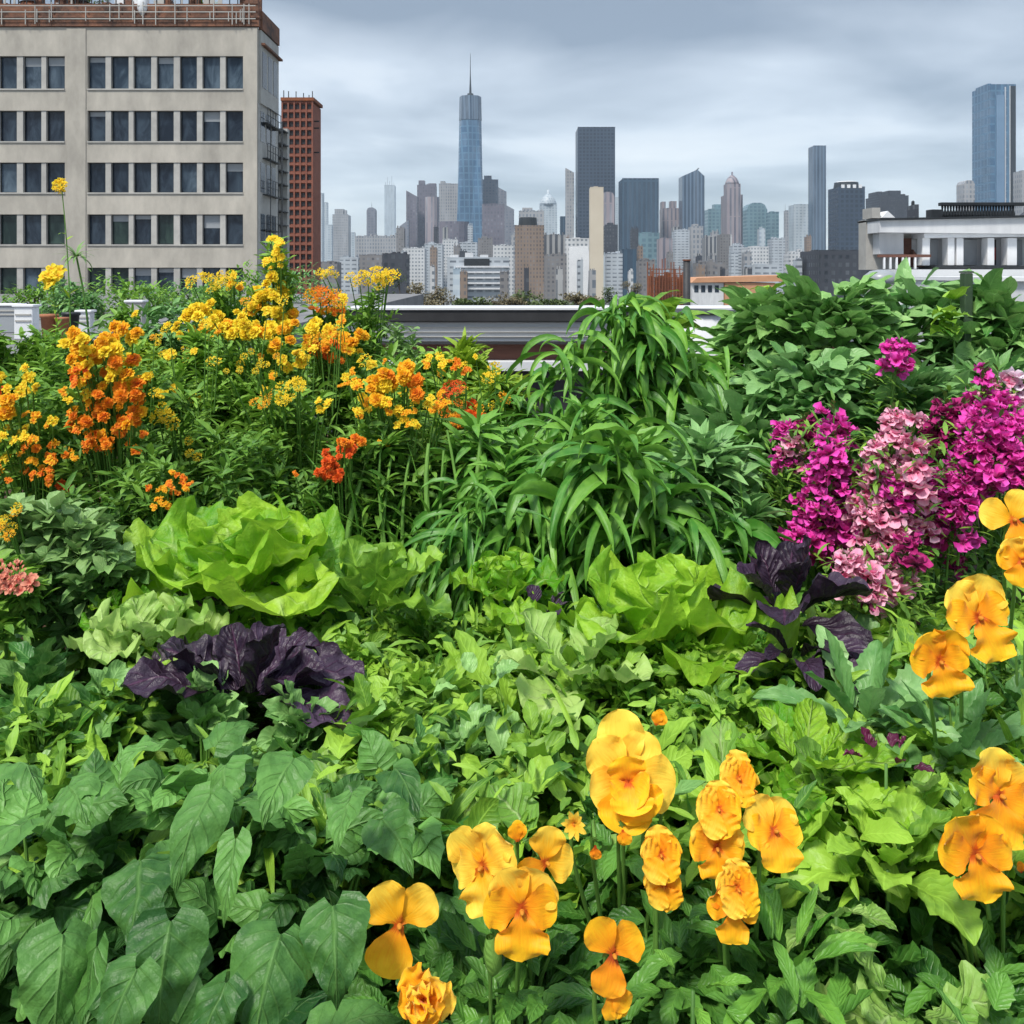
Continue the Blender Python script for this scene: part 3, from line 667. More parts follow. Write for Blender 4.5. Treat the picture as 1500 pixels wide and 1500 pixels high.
# low rise in front of the skyline
low=[(560,600,372,500,'darkblk','dark brick warehouse left of the white factory'),
(470,500,384,700,'greybrick','grey low block beside the base of the brick tower'),(498,530,378,820,'whiteblk2','pale low roofs right of the brick tower base'),
(526,565,374,760,'greybrick','grey low block with chimneys left of the dark brick warehouse'),
(590,625,364,1100,'whiteblk','small white block below the sloped grey building'),(622,650,358,1250,'whiteblk2','pale block under the jagged-top tower'),
(648,672,352,1300,'whiteblk','white block under the light gridded tower'),(673,700,356,1200,'whiteblk2','white low roof under the blue spire tower'),
(700,722,350,1350,'greybrick','grey low roofs right of the blue spire tower base'),(722,752,360,1000,'whiteblk','white box building left of the brown tower block'),
(797,830,374,800,'greybrick','grey brick block below the dark striped apartments'),(884,905,330,1200,'darkblk','dark slim block right of the cream slab'),
(886,912,372,900,'whiteblk2','pale block with roof clutter right of the cream slab'),(908,932,366,1000,'navy2','blue-grey block under the dark teal slab'),
(932,960,382,850,'greybrick','grey low block at the base of the glassy block'),(962,985,350,1300,'pinkgrey','pinkish low block under the stepped pink-grey building'),
(984,1010,338,1350,'whiteblk2','white terraced block under the pointed glass tower'),(1008,1030,332,1400,'grey2','slim light block with ball roof below the pointed glass tower'),
(1028,1052,348,1300,'stripes','dark and white striped block below the pale greenish one'),(1050,1070,344,1250,'greybrick','grey block under the pointed dome tower'),
(1068,1090,360,1200,'whiteblk2','small white block under the domed tower shoulders'),(1086,1126,362,1150,'whiteblk','white colonnaded block below the teal glass block'),
(1124,1150,350,1250,'whiteblk2','pale blue block below the lower teal one'),(1148,1176,372,1000,'whiteblk','white low block left of the dark blue warehouse'),
(1015,1062,385,700,'greybrick','grey low roofs behind the orange roof'),(1090,1140,388,650,'whiteblk2','pale low roofs behind the right end of the orange roof')]
k=0
for x0,x1,yt,Y,mt,lab in low:
    k+=1; T('low_building',lab,x0,x1,yt,Y,mt,cat='building',depth=40,extra=junk(4,5,40+k) if k%2 else None,steps=((x0+5,x0+14,yt-4),) if k%3==0 else ())
# white factory with strips
def strips(t,a,b,z,Y,d,px,m):
    for q in range(5): SB().box(a+(10+5*(q%2))*px,b-4*px*(q%3),Y-1.5-.3*q,Y-.02,z-(14+8*q)*px,z-(11.5+8*q)*px).build('ledge',M['white'],t)
    SB().box(a+25*px,a+62*px,Y-.8,Y-.03,z-12*px,z-1*px).build('window_strip',M['metal'],t)
    for q in range(3): SB().box(a+(4+22*q)*px,a+(16+22*q)*px,Y+2,Y+8,z+.002,z+(5+3*(q%2))*px).build('rooflight',M['white'],t)
T('factory','long white factory with horizontal ledges in the mid distance',655,746,378,600,'whiteblk2',cat='factory',depth=50,extra=strips)
# rusty industrial yard
t=empty('industrial_frame',(wx(975,260),260,GZ),'rust red scaffold frame left of the orange roof','scaffold')
s=SB(); rr=random.Random(3)
for k in range(15):
    x=wx(948+k*4.3,260); s.box(x,x+.25,260,260.3,GZ,wz(rr.uniform(378,402),260))
for k in range(7):
    z=wz(395+k*6,260); s.box(wx(948+rr.random()*10,260),wx(1008,260),260.31,260.5,z,z+.25)
s.build('frame',M['rust'],t)
s=SB()
for k in range(12):
    x=wx(950+k*4.6,262); z=wz(rr.uniform(392,408),262); s.box(x,x+rr.uniform(.5,1.3),262,263,GZ,z)
s.build('stacked_crates',M['rust'],t)
t=empty('shed',(wx(1085,250),250,GZ),'long shed with an orange rusty roof and peach end wall','shed')
SB().prism([(wx(1012,250),wz(414,250)),(wx(1166,250),wz(412,250)),(wx(1160,250),wz(403,250)),(wx(1020,250),wz(407,250))],249,275).build('roof',M['peach'],t)
SB().box(wx(1014,250),wx(1060,250),250,270,GZ,wz(414.2,250)).build('wall',M['white'],t)
SB().box(wx(1061,250),wx(1135,250),249.5,270,GZ,wz(414.3,250)).build('end_wall',M['peach'],t)
for q in range(4): SB().box(wx(1017+q*10,250),wx(1023+q*10,250),249.9,249.99,wz(428,250),wz(418,250)).build('window',M['glass_a'],t)
t=empty('chimney',(wx(1006,240),240,GZ),'short dark chimney between the scaffold frame and orange roof','chimney')
SB().cyl(wx(1006,240),240,GZ,wz(382,240),1.1,.95,14).build('stack',M['black'],t,True); SB().cyl(wx(1006,240),240,wz(382,240)+.01,wz(380,240),1.15,1.15,14).build('rim',M['rust'],t)
# trees behind the parapet
def tree(label,px,py,Y,wpx,hpx,mat,n=700,name='tree'):
    c=at(px,py,Y); r=(wpx/2*Y/F,wpx/2*Y/F,hpx/2*Y/F)
    t=empty(name,(c.x,Y,GZ),label,'tree'); n=int(n)
    cl=rng.normal(size=(9,3)); cl/=np.linalg.norm(cl,axis=1,keepdims=True); cl*=U(.3,.8,9)[:,None]
    q=rng.integers(0,9,n); d=rng.normal(size=(n,3)); d/=np.linalg.norm(d,axis=1,keepdims=True)
    p=(cl[q]+d*.42*U(.4,1,n)[:,None])*np.array(r)+np.array(c)
    s_=max(r[0],r[2])*.16
    mb=MB(); leaves(mb,p,U(0,6.28,n),U(-.5,1.2,n),s_*U(.6,1.3,n),s_*.7*U(.6,1.2,n),U(0,1,n),'oval',nu=3,nv=3,tint=U(0,1,n)*.6+cl[q][:,2]*.4+.2); mb.build('crown',mat,t)
    mb=MB(); base=np.array((c.x,Y,GZ)); cc=np.array(c)
    tube(mb,curve(base,cc,(.3,0,0)),[r[0]*.11,r[0]*.03],8)
    for k in range(6):
        tube(mb,curve(base*.25+cc*.75 if c.z>GZ else cc,cc+cl[k]*np.array(r)*.9,(0,0,.2*r[2])),[r[0]*.04,r[0]*.01],5)
    mb.build('trunk',M['bark'],t); return t
rr=random.Random(77)
mats=['greybrick','whiteblk2','pale','darkblk','grey2','brownstone','stripes','whiteblk']
marks=['the sloped grey building','the jagged-top tower','the round-fronted block','the blue spire tower','the sloping block at the downtown edge','the brown apartment tower','the dark striped apartments','the white panel building','the cream slab','the dark teal slab','the stepped pink-grey building','the pointed glass tower','the pale greenish block','the pointed dome tower','the chamfered teal block','the slender tower']
for k,(mk_,xx) in enumerate(zip(marks,(592,626,664,690,742,772,812,842,874,935,982,1012,1046,1072,1106,1180))):
    for q,(dy,ad) in enumerate(((338,'taller'),(368,'shorter'),(388,'lowest'))):
        mt=mats[(k*3+q*2)%8]; w_=rr.uniform(7,15); x_=xx+rr.uniform(-14,14)-w_/2
        T('low_building','%s %s little block at the foot of %s'%(ad,{'greybrick':'grey','whiteblk2':'off-white','pale':'pale blue','darkblk':'dark','grey2':'light grey','brownstone':'brown','stripes':'striped','whiteblk':'white'}[mt],mk_),x_,x_+w_,dy+rr.uniform(-8,12),(1450,1050,560)[q]+rr.uniform(-40,40),mt,cat='building',depth=25,extra=junk(3,6,100+k*3+q))
for k,(lab,px_,py_,Y_,w_,h_) in enumerate((('low green tree at the left end of the tree band behind the parapet',630,446,90,60,26),('bushy olive tree in the tree band below the white factory',690,446,85,70,24),('green tree right of the low reddish brown tree',750,447,85,60,24),('wide green tree in the tree band below the striped apartments',808,447,85,70,24),('dark green tree in the tree band below the cream slab',872,447,80,56,24))):
    TREES2.append((lab,px_,py_,Y_,w_,h_,M['treeleaf' if k%2 else 'treeolive'],900))
for a in ((('small olive tree behind the left end of the parapet'),612,432,140,60,46,M['treeolive']),
 ('bare brownish tree in front of the white factory',650,437,120,54,40,M['treeolive']),
 ('low reddish brown tree below the white factory',722,442,110,50,34,M['treeolive']),
 ('green-brown tree below the brown tower block',775,441,115,70,30,M['treeleaf']),
 ('dark tree below the white panel building',842,440,120,84,28,M['treeolive']),
 ('green conifer-like bush right of the white panel building',896,434,60,32,38,M['treeleaf']),
 ('dark tree beside the dark brick warehouse',585,408,420,26,30,M['treeleaf']),
 ('grey-green tree left of the bare tree',560,440,160,60,40,M['treeleaf']),
 ('olive tree at the left of the rusty scaffold',925,420,300,34,26,M['treeolive'])): tree(*a)
for a in TREES2: tree(*a)

# ================================================================== PARAPET WALL
Yp=6.0
p=empty('parapet_wall',(wx(760,Yp),Yp,-.4),'roof parapet with black coping, pale fascia and brown brick below','parapet')
xa,xb=wx(505,Yp),wx(1300,Yp)
SB().box(xa,xb,Yp-.02,Yp+.45,wz(472,Yp),wz(454,Yp)).build('coping',M['black'],p,bevel=.01)
SB().box(xa,xb,Yp-.03,Yp+.47,wz(454,Yp)+.001,wz(451,Yp)).build('coping_cap',M['white'],p)
SB().box(xa,xb,Yp+.02,Yp+.4,wz(500,Yp),wz(472,Yp)-.001).build('fascia',M['white'],p)
b=SB()
for py in (479,486,493): b.box(xa,xb,Yp+.005,Yp+.019,wz(py,Yp)-.004,wz(py,Yp))
b.build('fascia_groove',M['conc2'],p)
SB().box(xa,xb,Yp-.03,Yp+.42,wz(504,Yp),wz(500,Yp)-.001).build('drip_edge',M['black'],p)
SB().box(xa,xb,Yp+.05,Yp+.4,wz(528,Yp),wz(504,Yp)-.001).build('brick_course',M['brown'],p)
SB().box(xa,xb,Yp-.1,Yp+.4,wz(541,Yp),wz(528,Yp)-.001).build('ledge',M['white'],p)
SB().box(xa,xb,Yp+.02,Yp+.4,-.399,wz(541,Yp)-.001).build('lower_wall',M['black'],p)
# white tub on the right with black rim
c=at(1015,480,4.9); t=empty('round_tub',(c.x,4.9,-.4),'large round white tub with a black rim behind the plants right of centre','tub')
r=.24
SB().lathe(c.x,4.9,[(r*.8,-.4),(r*.95,.2),(r,wz(459,4.9))],28).build('body',M['white'],t,True)
SB().lathe(c.x,4.9,[(r*1.0,wz(459,4.9)+.001),(r*1.05,wz(458,4.9)),(r*1.03,wz(455,4.9)),(r*.9,wz(454.5,4.9))],28).build('rim',M['black'],t,True)
c=at(1100,500,4.6); t=empty('crate',(c.x,4.6,-.4),'pale slatted crate right of the round white tub','crate')
for k in range(6): SB().box(c.x-.16,c.x+.16,4.5,4.52,-.399+.13*k*1.4,-.399+.13*k*1.4+.12).build('slat',M['white'],t)
for a in (-.16,.12): SB().box(c.x+a,c.x+a+.04,4.521,4.56,-.399,wz(487,4.6)).build('post',M['white'],t)

# dark post on the right
c=at(1415,400,2.44); t=empty('wooden_post',(c.x,2.44,.05),'dark green wooden stake rising from the broad-leaved bushes at right','post')
SB().box(c.x-.012,c.x+.012,2.424,2.452,.05,wz(400,2.44)).build('stake',M['greenpaint'],t,bevel=.003); SB().box(c.x-.014,c.x+.014,2.422,2.454,wz(400,2.44)+.0005,wz(397,2.44)).build('cap',M['greenpaint'],t,bevel=.003)
# thin cane + burgundy strip
c=at(173,500,2.7); t=empty('garden_stake',(c.x,2.7,.05),'thin stake with a dark red cloth strip tied on above the orange flowers at left','stake')
SB().cyl(c.x,2.7,.05,wz(476,2.7),.004,.003,8).build('cane',M['bark'],t)
mb=MB(); leaves(mb,[[c.x,2.695,wz(477,2.7)],[c.x+.004,2.69,wz(480,2.7)]],[-1.4,-1.9],[-1.2,-1.3],[.075,.06],[.03,.022],.25,'strap',ruf=.2,crumple=.1); mb.build('cloth_strip',M['burgundy'],t)

# ================================================================== NEIGHBOUR ROOF at left with clutter
nz_=-.45
t=empty('neighbour_building',(-20,30,GZ),'lower flat-roofed building in front of the tan building','building')
SB().box(-40,wx(545,30)-1.0,8.5,57.5,GZ+.01,nz_).build('roof_slab',M['roofing'],t)
SB().box(-40,wx(545,30)-.9,8.2,8.49,GZ+.02,nz_+.15).build('parapet',M['conc'],t)
def crate(label,px,py,Y,w_,h,mat,name='storage_box'):
    c=at(px,py,Y); x=c.x; z=c.z-h/2
    t=empty(name,(x,Y,nz_),label,'box')
    SB().box(x-w_/2,x+w_/2,Y,Y+w_*.7,nz_,z+h).build('body',mat,t,bevel=.02)
    SB().box(x-w_/2-.03,x+w_/2+.03,Y-.03,Y+w_*.7+.03,z+h+.001,z+h+.05).build('lid',M['whiteclean'],t,bevel=.01)
    for q in (.3,.6): SB().box(x-w_/2+.03,x+w_/2-.03,Y-.02,Y-.001,z+h*q,z+h*q+.03).build('rib',M['conc2'],t)
crate('white storage box on the neighbouring roof at the left edge',34,465,18,.38,.42,M['whiteclean'])
crate('grey storage box at the far left edge behind the flowers',8,458,20,.5,.3,M['greywin'])
crate('white low box under the dark shrub left of centre',122,468,19,.3,.3,M['white'])
crate('pale cool box under the concrete building near the green shrubs',196,462,19,.35,.55,M['conc2'])
def pot(label,px,py,Y,r,h,mat=None):
    c=at(px,py,Y); t=empty('plant_pot',(c.x,Y,nz_),label,'pot')
    SB().lathe(c.x,Y,[(r*.7,nz_),(r,c.z),(r*1.12,c.z+.001),(r*1.12,c.z+h*.2)],18).build('body',mat or M['terracotta'],t,True)
    SB().cyl(c.x,Y,c.z+h*.1,c.z+h*.12,r*.95).build('soil_fill',M['soil'],t)
pot('terracotta pot on the neighbouring roof below the yellow lily',72,465,16,.14,.3)
pot('smaller terracotta pot right of the first one on the neighbouring roof',91,468,16,.12,.2)
pot('dark grey pot left of the white low box',104,462,17,.15,.3,M['metal'])
sh=[('dark green shrub against the concrete building left of the boxes',55,452,30,1.1,.9),('broad dark shrub below the pier of the concrete building',110,458,26,.7,.8),
('bushy green shrub under the seven-window group',185,455,28,1.5,1.1),('round green shrub under the middle windows of the tan building',235,458,30,1.6,1.0),
('light green shrub under the right windows of the tan building',300,452,32,1.3,1.0),('tall green shrub at the corner of the tan building',345,448,30,1.1,1.3),('dark shrub in front of the brick tower base',430,440,40,1.6,1.5)]
for l,px,py,Y,w_,h in sh: c=at(px,py,Y); clump('shrub',l,'shrub',c,(w_*1.15,w_*.8,h),1500,M['fine' if px%2 else 'broad'],.24,.09,prof='lance')

# white building at the right
Yw=50.0; P=lambda px:wx(px,Yw); Q=lambda py:wz(py,Yw)
t=empty('terrace_building',(P(1400),Yw,GZ),'white flat-roofed building with columns and grey blinds at the right edge','building')
xe=P(1560)
SB().box(P(1349),xe,Yw+1.2,Yw+2.4,GZ+.01,Q(320)).build('wall',M['white'],t)
SB().box(P(1291),P(1327),Yw+.3,Yw+1.19,Q(372),Q(322)).build('panel_wall',M['white'],t)
SB().box(P(1281),P(1349)-.001,Yw+1.2,Yw+2.3,Q(395),Q(320.3)).build('wing_wall',M['conc2'],t)
SB().prism([(P(1282),Q(341)),(xe,Q(344)),(xe,Q(318)),(P(1282),Q(324))],Yw-.6,Yw+1.1).build('cornice',M['white'],t)
SB().prism([(P(1281),Q(323.7)),(xe,Q(317.7)),(xe,Q(315)),(P(1281),Q(321))],Yw-.8,Yw+2.5).build('roof_edge',M['metal'],t)
SB().prism([(P(1349),Q(349)),(xe,Q(346)),(xe,Q(344.1)),(P(1349),Q(342.0))],Yw-.4,Yw+1.19).build('architrave',M['whiteclean'],t)
for a,b in ((1349,1360),(1386,1396),(1399,1409),(1444,1454),(1473,1487),(1512,1522)): SB().box(P(a),P(b),Yw-.2,Yw+.5,Q(389),Q(349)+.02).build('column',M['whiteclean'],t,bevel=.03)
for a,b in ((1361,1385),(1410,1443),(1488,1511)): SB().box(P(a),P(b),Yw+.9,Yw+1.18,Q(388),Q(350)).build('window',M['greywin'],t)
SB().box(P(1455),P(1472),Yw+.9,Yw+1.18,Q(388),Q(350)).build('doorway',M['darkwin'],t)
SB().box(P(1458),P(1467),Yw+.6,Yw+.85,Q(380),Q(362)).build('door_curtain',M['redcloth'],t)
SB().box(P(1329),P(1347),Yw+1.0,Yw+1.19,Q(391),Q(348)).build('door',M['brown'],t)
SB().prism([(P(1345),Q(391)),(P(1362),Q(391)),(P(1345),Q(365))],Yw+.6,Yw+.9).build('stair_side',M['brown'],t)
SB().box(P(1360),xe,Yw-.8,Yw+1.19,Q(394),Q(389)-.01).build('balcony_floor',M['metal'],t)
SB().box(P(1281),P(1358),Yw-.5,Yw-.35,Q(377),Q(373)).build('rail',M['brown'],t)
for k in range(6): SB().box(P(1289+k*9),P(1291.5+k*9),Yw-.5,Yw-.38,Q(394),Q(377)-.01).build('rail_post',M['whiteclean'],t)
SB().box(P(1280),xe,Yw-3,Yw-.81,GZ+.01,Q(395)).build('terrace_wall',M['whiteclean'],t)
b=SB()
for k in range(26): b.lathe(P(1403+k*4.3),Yw+1.8,[(.05,Q(317)),(.12,Q(311)),(.05,Q(304)),(.07,Q(298))],8)
b.build('baluster',M['metal'],t,True)
SB().box(P(1399),xe,Yw+1.6,Yw+2.0,Q(298)+.001,Q(293)).build('balustrade_rail',M['metal'],t,bevel=.02)
SB().box(P(1383),P(1400)-.02,Yw+1.5,Yw+2.2,Q(318),Q(304)).build('roof_hutch',M['metal'],t)
SB().prism([(P(1297),Q(318)),(P(1317),Q(318)),(P(1306),Q(308))],Yw+.5,Yw+2).build('roof_light',M['whiteclean'],t)
SB().box(P(1284),P(1296),Yw+.6,Yw+2,Q(318.5),Q(303)).build('roof_box',M['conc2'],t)
# low white roof nearer
t=empty('low_roof_building',(wx(1450,36),36,GZ),'low white flat roof in front of the white terrace building','building')
SB().box(wx(1452,36),wx(1600,36),36,44,GZ+.01,wz(412,36)).build('wall',M['white'],t)
SB().box(wx(1449,36),wx(1602,36),35.8,44.2,wz(412,36)+.001,wz(406,36)).build('roof_edge',M['whiteclean'],t)
c=at(1290,413,40); t=empty('roof_vent',(c.x,40,GZ),'grey domed roof vent left of the dark green stake','vent')
SB().cyl(c.x,40,GZ,wz(415,40),.75,.75,20).build('base',M['conc2'],t); SB().lathe(c.x,40,[(.78,wz(415,40)+.001),(.72,wz(404,40)),(.45,wz(397,40)),(.1,wz(395,40))],20).build('dome',M['greywin'],t,True)
# ================================================================== PLANTS
ZS=.09
def plant(name,label,cat,x,y,group=None): return empty(name,(x,y,ZS),label,cat,group)

def dome_foliage(mb,c,r,n,L,W,prof='heart',tint=(0,1),droop=(.5,1.2),el=(-.2,.7),inner=.55,nu=5,nv=7,front=.0,stems=None,spread_az=.9,rl=.6,**k):
    """leaves all round a dome, pointing outwards and hanging"""
    c=np.array(c,float); r=np.array(r,float)
    d=rng.normal(size=(n*3,3)); d/=np.linalg.norm(d,axis=1,keepdims=True); d=d[(d[:,2]>-.35)&(d[:,1]<.45+front)][:n]; n=len(d)
    rr=U(inner,1.0,n)**.6
    lump=1+.16*np.sin(d[:,0]*6+c[0]*9)*np.sin(d[:,2]*5+c[1]*5)
    p=c+d*r*(rr*lump)[:,None]
    az=np.arctan2(d[:,1],d[:,0])+U(-spread_az,spread_az,n)
    e=d[:,2]*.7+U(el[0],el[1],n)
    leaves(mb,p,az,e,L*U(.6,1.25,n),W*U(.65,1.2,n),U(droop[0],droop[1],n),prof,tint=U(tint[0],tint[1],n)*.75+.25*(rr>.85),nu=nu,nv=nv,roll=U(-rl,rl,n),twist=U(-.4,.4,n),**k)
    if stems:
        for q in rng.integers(0,n,stems): tube(mb,curve((c[0]+.2*(p[q][0]-c[0]),c[1]+.2*(p[q][1]-c[1]),ZS),p[q],(0,0,.03),6),[.0035,.0015],5,t=.5,m=1)
    return p

# ------------------------------------------------------------------ flower head library (mesh data shared by copies)
def head_mesh(kind,mat,seed):
    global rng
    keep=rng; rng=np.random.default_rng(seed); mb=MB()
    if kind=='pom':      # ruffled dense head
        for k in range(6):
            n=13-k; rr=.0+.02*k
            leaves(mb,np.stack([.02*np.cos(U(0,6.28,n)),.02*np.sin(U(0,6.28,n)),np.full(n,.03*k)],-1),np.arange(n)*2*PI/n+k*.7+U(-.15,.15,n),R(5+14*k)+U(-.15,.15,n),(.5-.055*k)*U(.8,1.1,n),.26*U(.8,1.1,n),U(-.2,.9,n),'petal',ruf=.14,rfreq=1.6,tint=U(.15,.85,n),nu=5,nv=5,cup=.3)
    if kind=='loose':    # open flowers, several small in a truss
        for k in range(5):
            o=U(-.24,.24,3); o[2]=U(0,.2,1)[0]; n=7
            leaves(mb,np.tile(o,(n,1)),np.arange(n)*2*PI/n+U(-.2,.2,n),U(.0,.9,n),.27*U(.7,1.1,n),.17*U(.8,1.2,n),U(-.1,1.2,n),'petal',ruf=.1,tint=U(.1,.9,n),nu=3,nv=5,cup=.4)
    if kind=='spray':    # flat feathery umbel
        n=70; a=U(0,6.28,n); rr=np.sqrt(U(0,1,n))*.45
        leaves(mb,np.stack([rr*np.cos(a),rr*np.sin(a),.12-.25*rr**2+U(-.04,.04,n)],-1),a+U(-1,1,n),U(.0,1.2,n),.15,.09,U(0,1,n),'petal',tint=U(0,1,n),nu=3,nv=4,cup=.3)
    n=6; leaves(mb,np.zeros((n,3))-[0,0,.03],np.arange(n)*2*PI/n,-.5,.2,.1,.3,'lance',nu=3,nv=4,m=1)
    rng=keep
    return mb.mesh(kind+'_flower',[mat,M['stem']])
HEADS={}
def head(kind,mk,v):
    k=(kind,mk,v)
    if k not in HEADS: HEADS[k]=head_mesh(kind,M[mk],len(HEADS)*13+v)
    return HEADS[k]
def add_head(t,p,size,kind,mk,name='flower',tiltout=.5):
    o=bpy.data.objects.new(name,head(kind,mk,random.randint(0,2))); COL.objects.link(o); o.parent=t
    o.matrix_parent_inverse=Matrix.Translation(-Vector(t.location))
    o.location=p; s=size
    o.scale=(s,s,s*random.uniform(.8,1.1))
    # turned up and towards the open side of the bed
    v=Vector((random.uniform(-.5,.5),-random.uniform(.5,1.1),random.uniform(.25,.9))).normalized()
    o.rotation_euler=(v.to_track_quat('Z','Y')@Matrix.Rotation(random.uniform(0,6.28),3,'Z').to_quaternion()).to_euler()
    return o

# ------------------------------------------------------------------ flowering bushes at the back left
def bush(name,label,px,Y,wpx,top,bot,n,L=.045,W=.011,mat='fine',prof='lance',flowers=(),tint=(0,1),cat='plant',stems=14,dy=.8,group=None,**k):
    x=wx(px,Y); zt=wz(top,Y); zb=max(ZS+.03,wz(bot,Y)); w=wpx/2*Y/F
    t=plant(name,label,cat,x,Y,group)
    cz=(zt+zb)/2; rz=(zt-zb)/2
    mb=MB()
    # sprays of small leaves along branching stems
    ns=max(10,n//34); p_=[]; az_=[]; el_=[]
    for q in range(ns):
        d=rng.normal(size=3); d/=np.linalg.norm(d); s=U(.55,1,1)[0]
        e=np.array((x+d[0]*w*s,Y+d[1]*w*dy*s,cz+d[2]*rz*s)); 
        b=np.array((x+d[0]*w*.25,Y+d[1]*w*.2,max(ZS,e[2]-rz*U(.4,1.0,1)[0])))
        c=curve(b,e,(0,0,.02),9)
        if q<stems: tube(mb,c,[.003,.0012],4,m=1)
        m=n//ns; tt=U(.15,1.05,m)
        pt=b+(e-b)*tt[:,None]+np.array((0,0,.02))*(4*tt*(1-tt))[:,None]+rng.normal(size=(m,3))*.008
        p_.append(pt); az_.append(U(0,6.28,m)); el_.append(U(-.1,1.1,m))
    p_=np.concatenate(p_); az_=np.concatenate(az_); el_=np.concatenate(el_); N=len(p_)
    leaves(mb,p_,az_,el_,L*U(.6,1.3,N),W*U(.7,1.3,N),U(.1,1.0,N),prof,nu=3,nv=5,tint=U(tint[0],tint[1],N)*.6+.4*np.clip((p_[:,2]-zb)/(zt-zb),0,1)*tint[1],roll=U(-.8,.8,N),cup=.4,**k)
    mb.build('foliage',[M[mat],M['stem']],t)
    sm=MB(); cnt=0
    for (fx,fy,fw,fh,num,size,kind,mks) in flowers:
        num=int(num*1.9+.5); size=size*.64; fw=fw*1.2+8; fh=fh*1.2+6
        for q in range(num):
            an=random.uniform(0,6.28); rr=math.sqrt(random.random())
            ppx=fx+fw/2*rr*math.cos(an); ppy=fy+fh/2*rr*math.sin(an)
            yy=Y-w*dy*.75-random.uniform(-.03,.05)
            p=at(ppx,ppy,yy); sz=size*random.uniform(.75,1.15)*yy/F
            add_head(t,p,sz,kind,random.choice(mks)); cnt+=1
            if cnt%2==0: tube(sm,curve((x+(p.x-x)*.5,Y,max(ZS,p.z-.25)),(p.x,p.y+.004,p.z-.006),(0,0,.02),6),[.003,.0016],5)
    if sm.n: sm.build('flower_stem',M['stem'],t)
    return t
yo=('m_yellow','m_gold'); go=('m_gold','m_orange','m_orange'); oo=('m_orange','m_red'); yy=('m_yellow',)
B=bush
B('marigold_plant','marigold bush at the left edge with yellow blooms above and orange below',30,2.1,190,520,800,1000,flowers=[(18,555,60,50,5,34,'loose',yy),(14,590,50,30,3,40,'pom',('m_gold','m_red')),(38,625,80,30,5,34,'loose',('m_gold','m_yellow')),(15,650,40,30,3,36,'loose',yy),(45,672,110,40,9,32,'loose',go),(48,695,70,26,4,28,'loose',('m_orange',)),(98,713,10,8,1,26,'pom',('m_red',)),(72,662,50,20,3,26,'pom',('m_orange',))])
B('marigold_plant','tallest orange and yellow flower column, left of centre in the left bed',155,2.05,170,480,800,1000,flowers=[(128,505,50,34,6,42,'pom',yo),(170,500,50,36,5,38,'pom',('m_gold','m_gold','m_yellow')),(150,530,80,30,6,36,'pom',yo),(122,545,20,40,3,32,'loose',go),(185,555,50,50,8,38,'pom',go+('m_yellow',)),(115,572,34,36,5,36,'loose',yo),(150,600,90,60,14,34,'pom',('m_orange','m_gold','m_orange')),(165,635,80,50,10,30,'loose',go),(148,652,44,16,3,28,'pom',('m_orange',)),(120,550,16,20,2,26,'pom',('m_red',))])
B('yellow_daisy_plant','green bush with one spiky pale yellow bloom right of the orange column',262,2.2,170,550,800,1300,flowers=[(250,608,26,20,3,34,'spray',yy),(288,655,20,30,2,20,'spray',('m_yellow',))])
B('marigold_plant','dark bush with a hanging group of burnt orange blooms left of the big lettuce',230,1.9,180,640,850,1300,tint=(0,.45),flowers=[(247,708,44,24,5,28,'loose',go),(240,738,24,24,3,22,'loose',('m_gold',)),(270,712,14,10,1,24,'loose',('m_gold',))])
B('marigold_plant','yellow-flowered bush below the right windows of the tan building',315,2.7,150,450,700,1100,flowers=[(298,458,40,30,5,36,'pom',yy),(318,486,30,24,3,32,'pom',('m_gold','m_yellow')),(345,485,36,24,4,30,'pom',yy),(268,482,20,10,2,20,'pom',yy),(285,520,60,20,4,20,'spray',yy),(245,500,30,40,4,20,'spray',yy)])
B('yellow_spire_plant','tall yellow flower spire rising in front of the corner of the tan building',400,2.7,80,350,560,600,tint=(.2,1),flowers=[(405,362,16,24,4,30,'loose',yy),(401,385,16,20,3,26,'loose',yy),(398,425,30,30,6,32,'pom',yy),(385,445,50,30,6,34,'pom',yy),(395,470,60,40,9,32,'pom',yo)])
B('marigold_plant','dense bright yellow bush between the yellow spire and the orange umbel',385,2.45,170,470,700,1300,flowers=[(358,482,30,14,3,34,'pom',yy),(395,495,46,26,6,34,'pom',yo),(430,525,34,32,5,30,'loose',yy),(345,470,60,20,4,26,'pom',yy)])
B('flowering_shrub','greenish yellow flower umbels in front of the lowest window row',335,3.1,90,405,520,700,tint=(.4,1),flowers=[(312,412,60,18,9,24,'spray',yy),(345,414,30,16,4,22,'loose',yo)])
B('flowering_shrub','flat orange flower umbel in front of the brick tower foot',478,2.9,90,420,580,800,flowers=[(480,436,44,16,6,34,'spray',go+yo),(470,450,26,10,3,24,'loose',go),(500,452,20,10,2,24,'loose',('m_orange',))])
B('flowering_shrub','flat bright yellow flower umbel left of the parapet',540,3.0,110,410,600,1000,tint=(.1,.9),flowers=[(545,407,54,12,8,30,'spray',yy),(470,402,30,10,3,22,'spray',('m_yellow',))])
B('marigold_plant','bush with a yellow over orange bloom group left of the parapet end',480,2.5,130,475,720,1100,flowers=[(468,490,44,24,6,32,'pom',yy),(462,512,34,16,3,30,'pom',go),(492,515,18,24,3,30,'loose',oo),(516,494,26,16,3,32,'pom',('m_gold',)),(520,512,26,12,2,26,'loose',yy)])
B('yellow_daisy_plant','green bush with flat single yellow blooms on long thin stems',425,2.15,190,550,830,1900,flowers=[(435,565,34,8,3,32,'spray',yy),(385,588,24,6,2,24,'spray',('m_gold',)),(417,583,26,6,2,28,'spray',yy),(470,592,14,14,2,26,'loose',yy),(360,530,80,30,4,18,'spray',yy)])
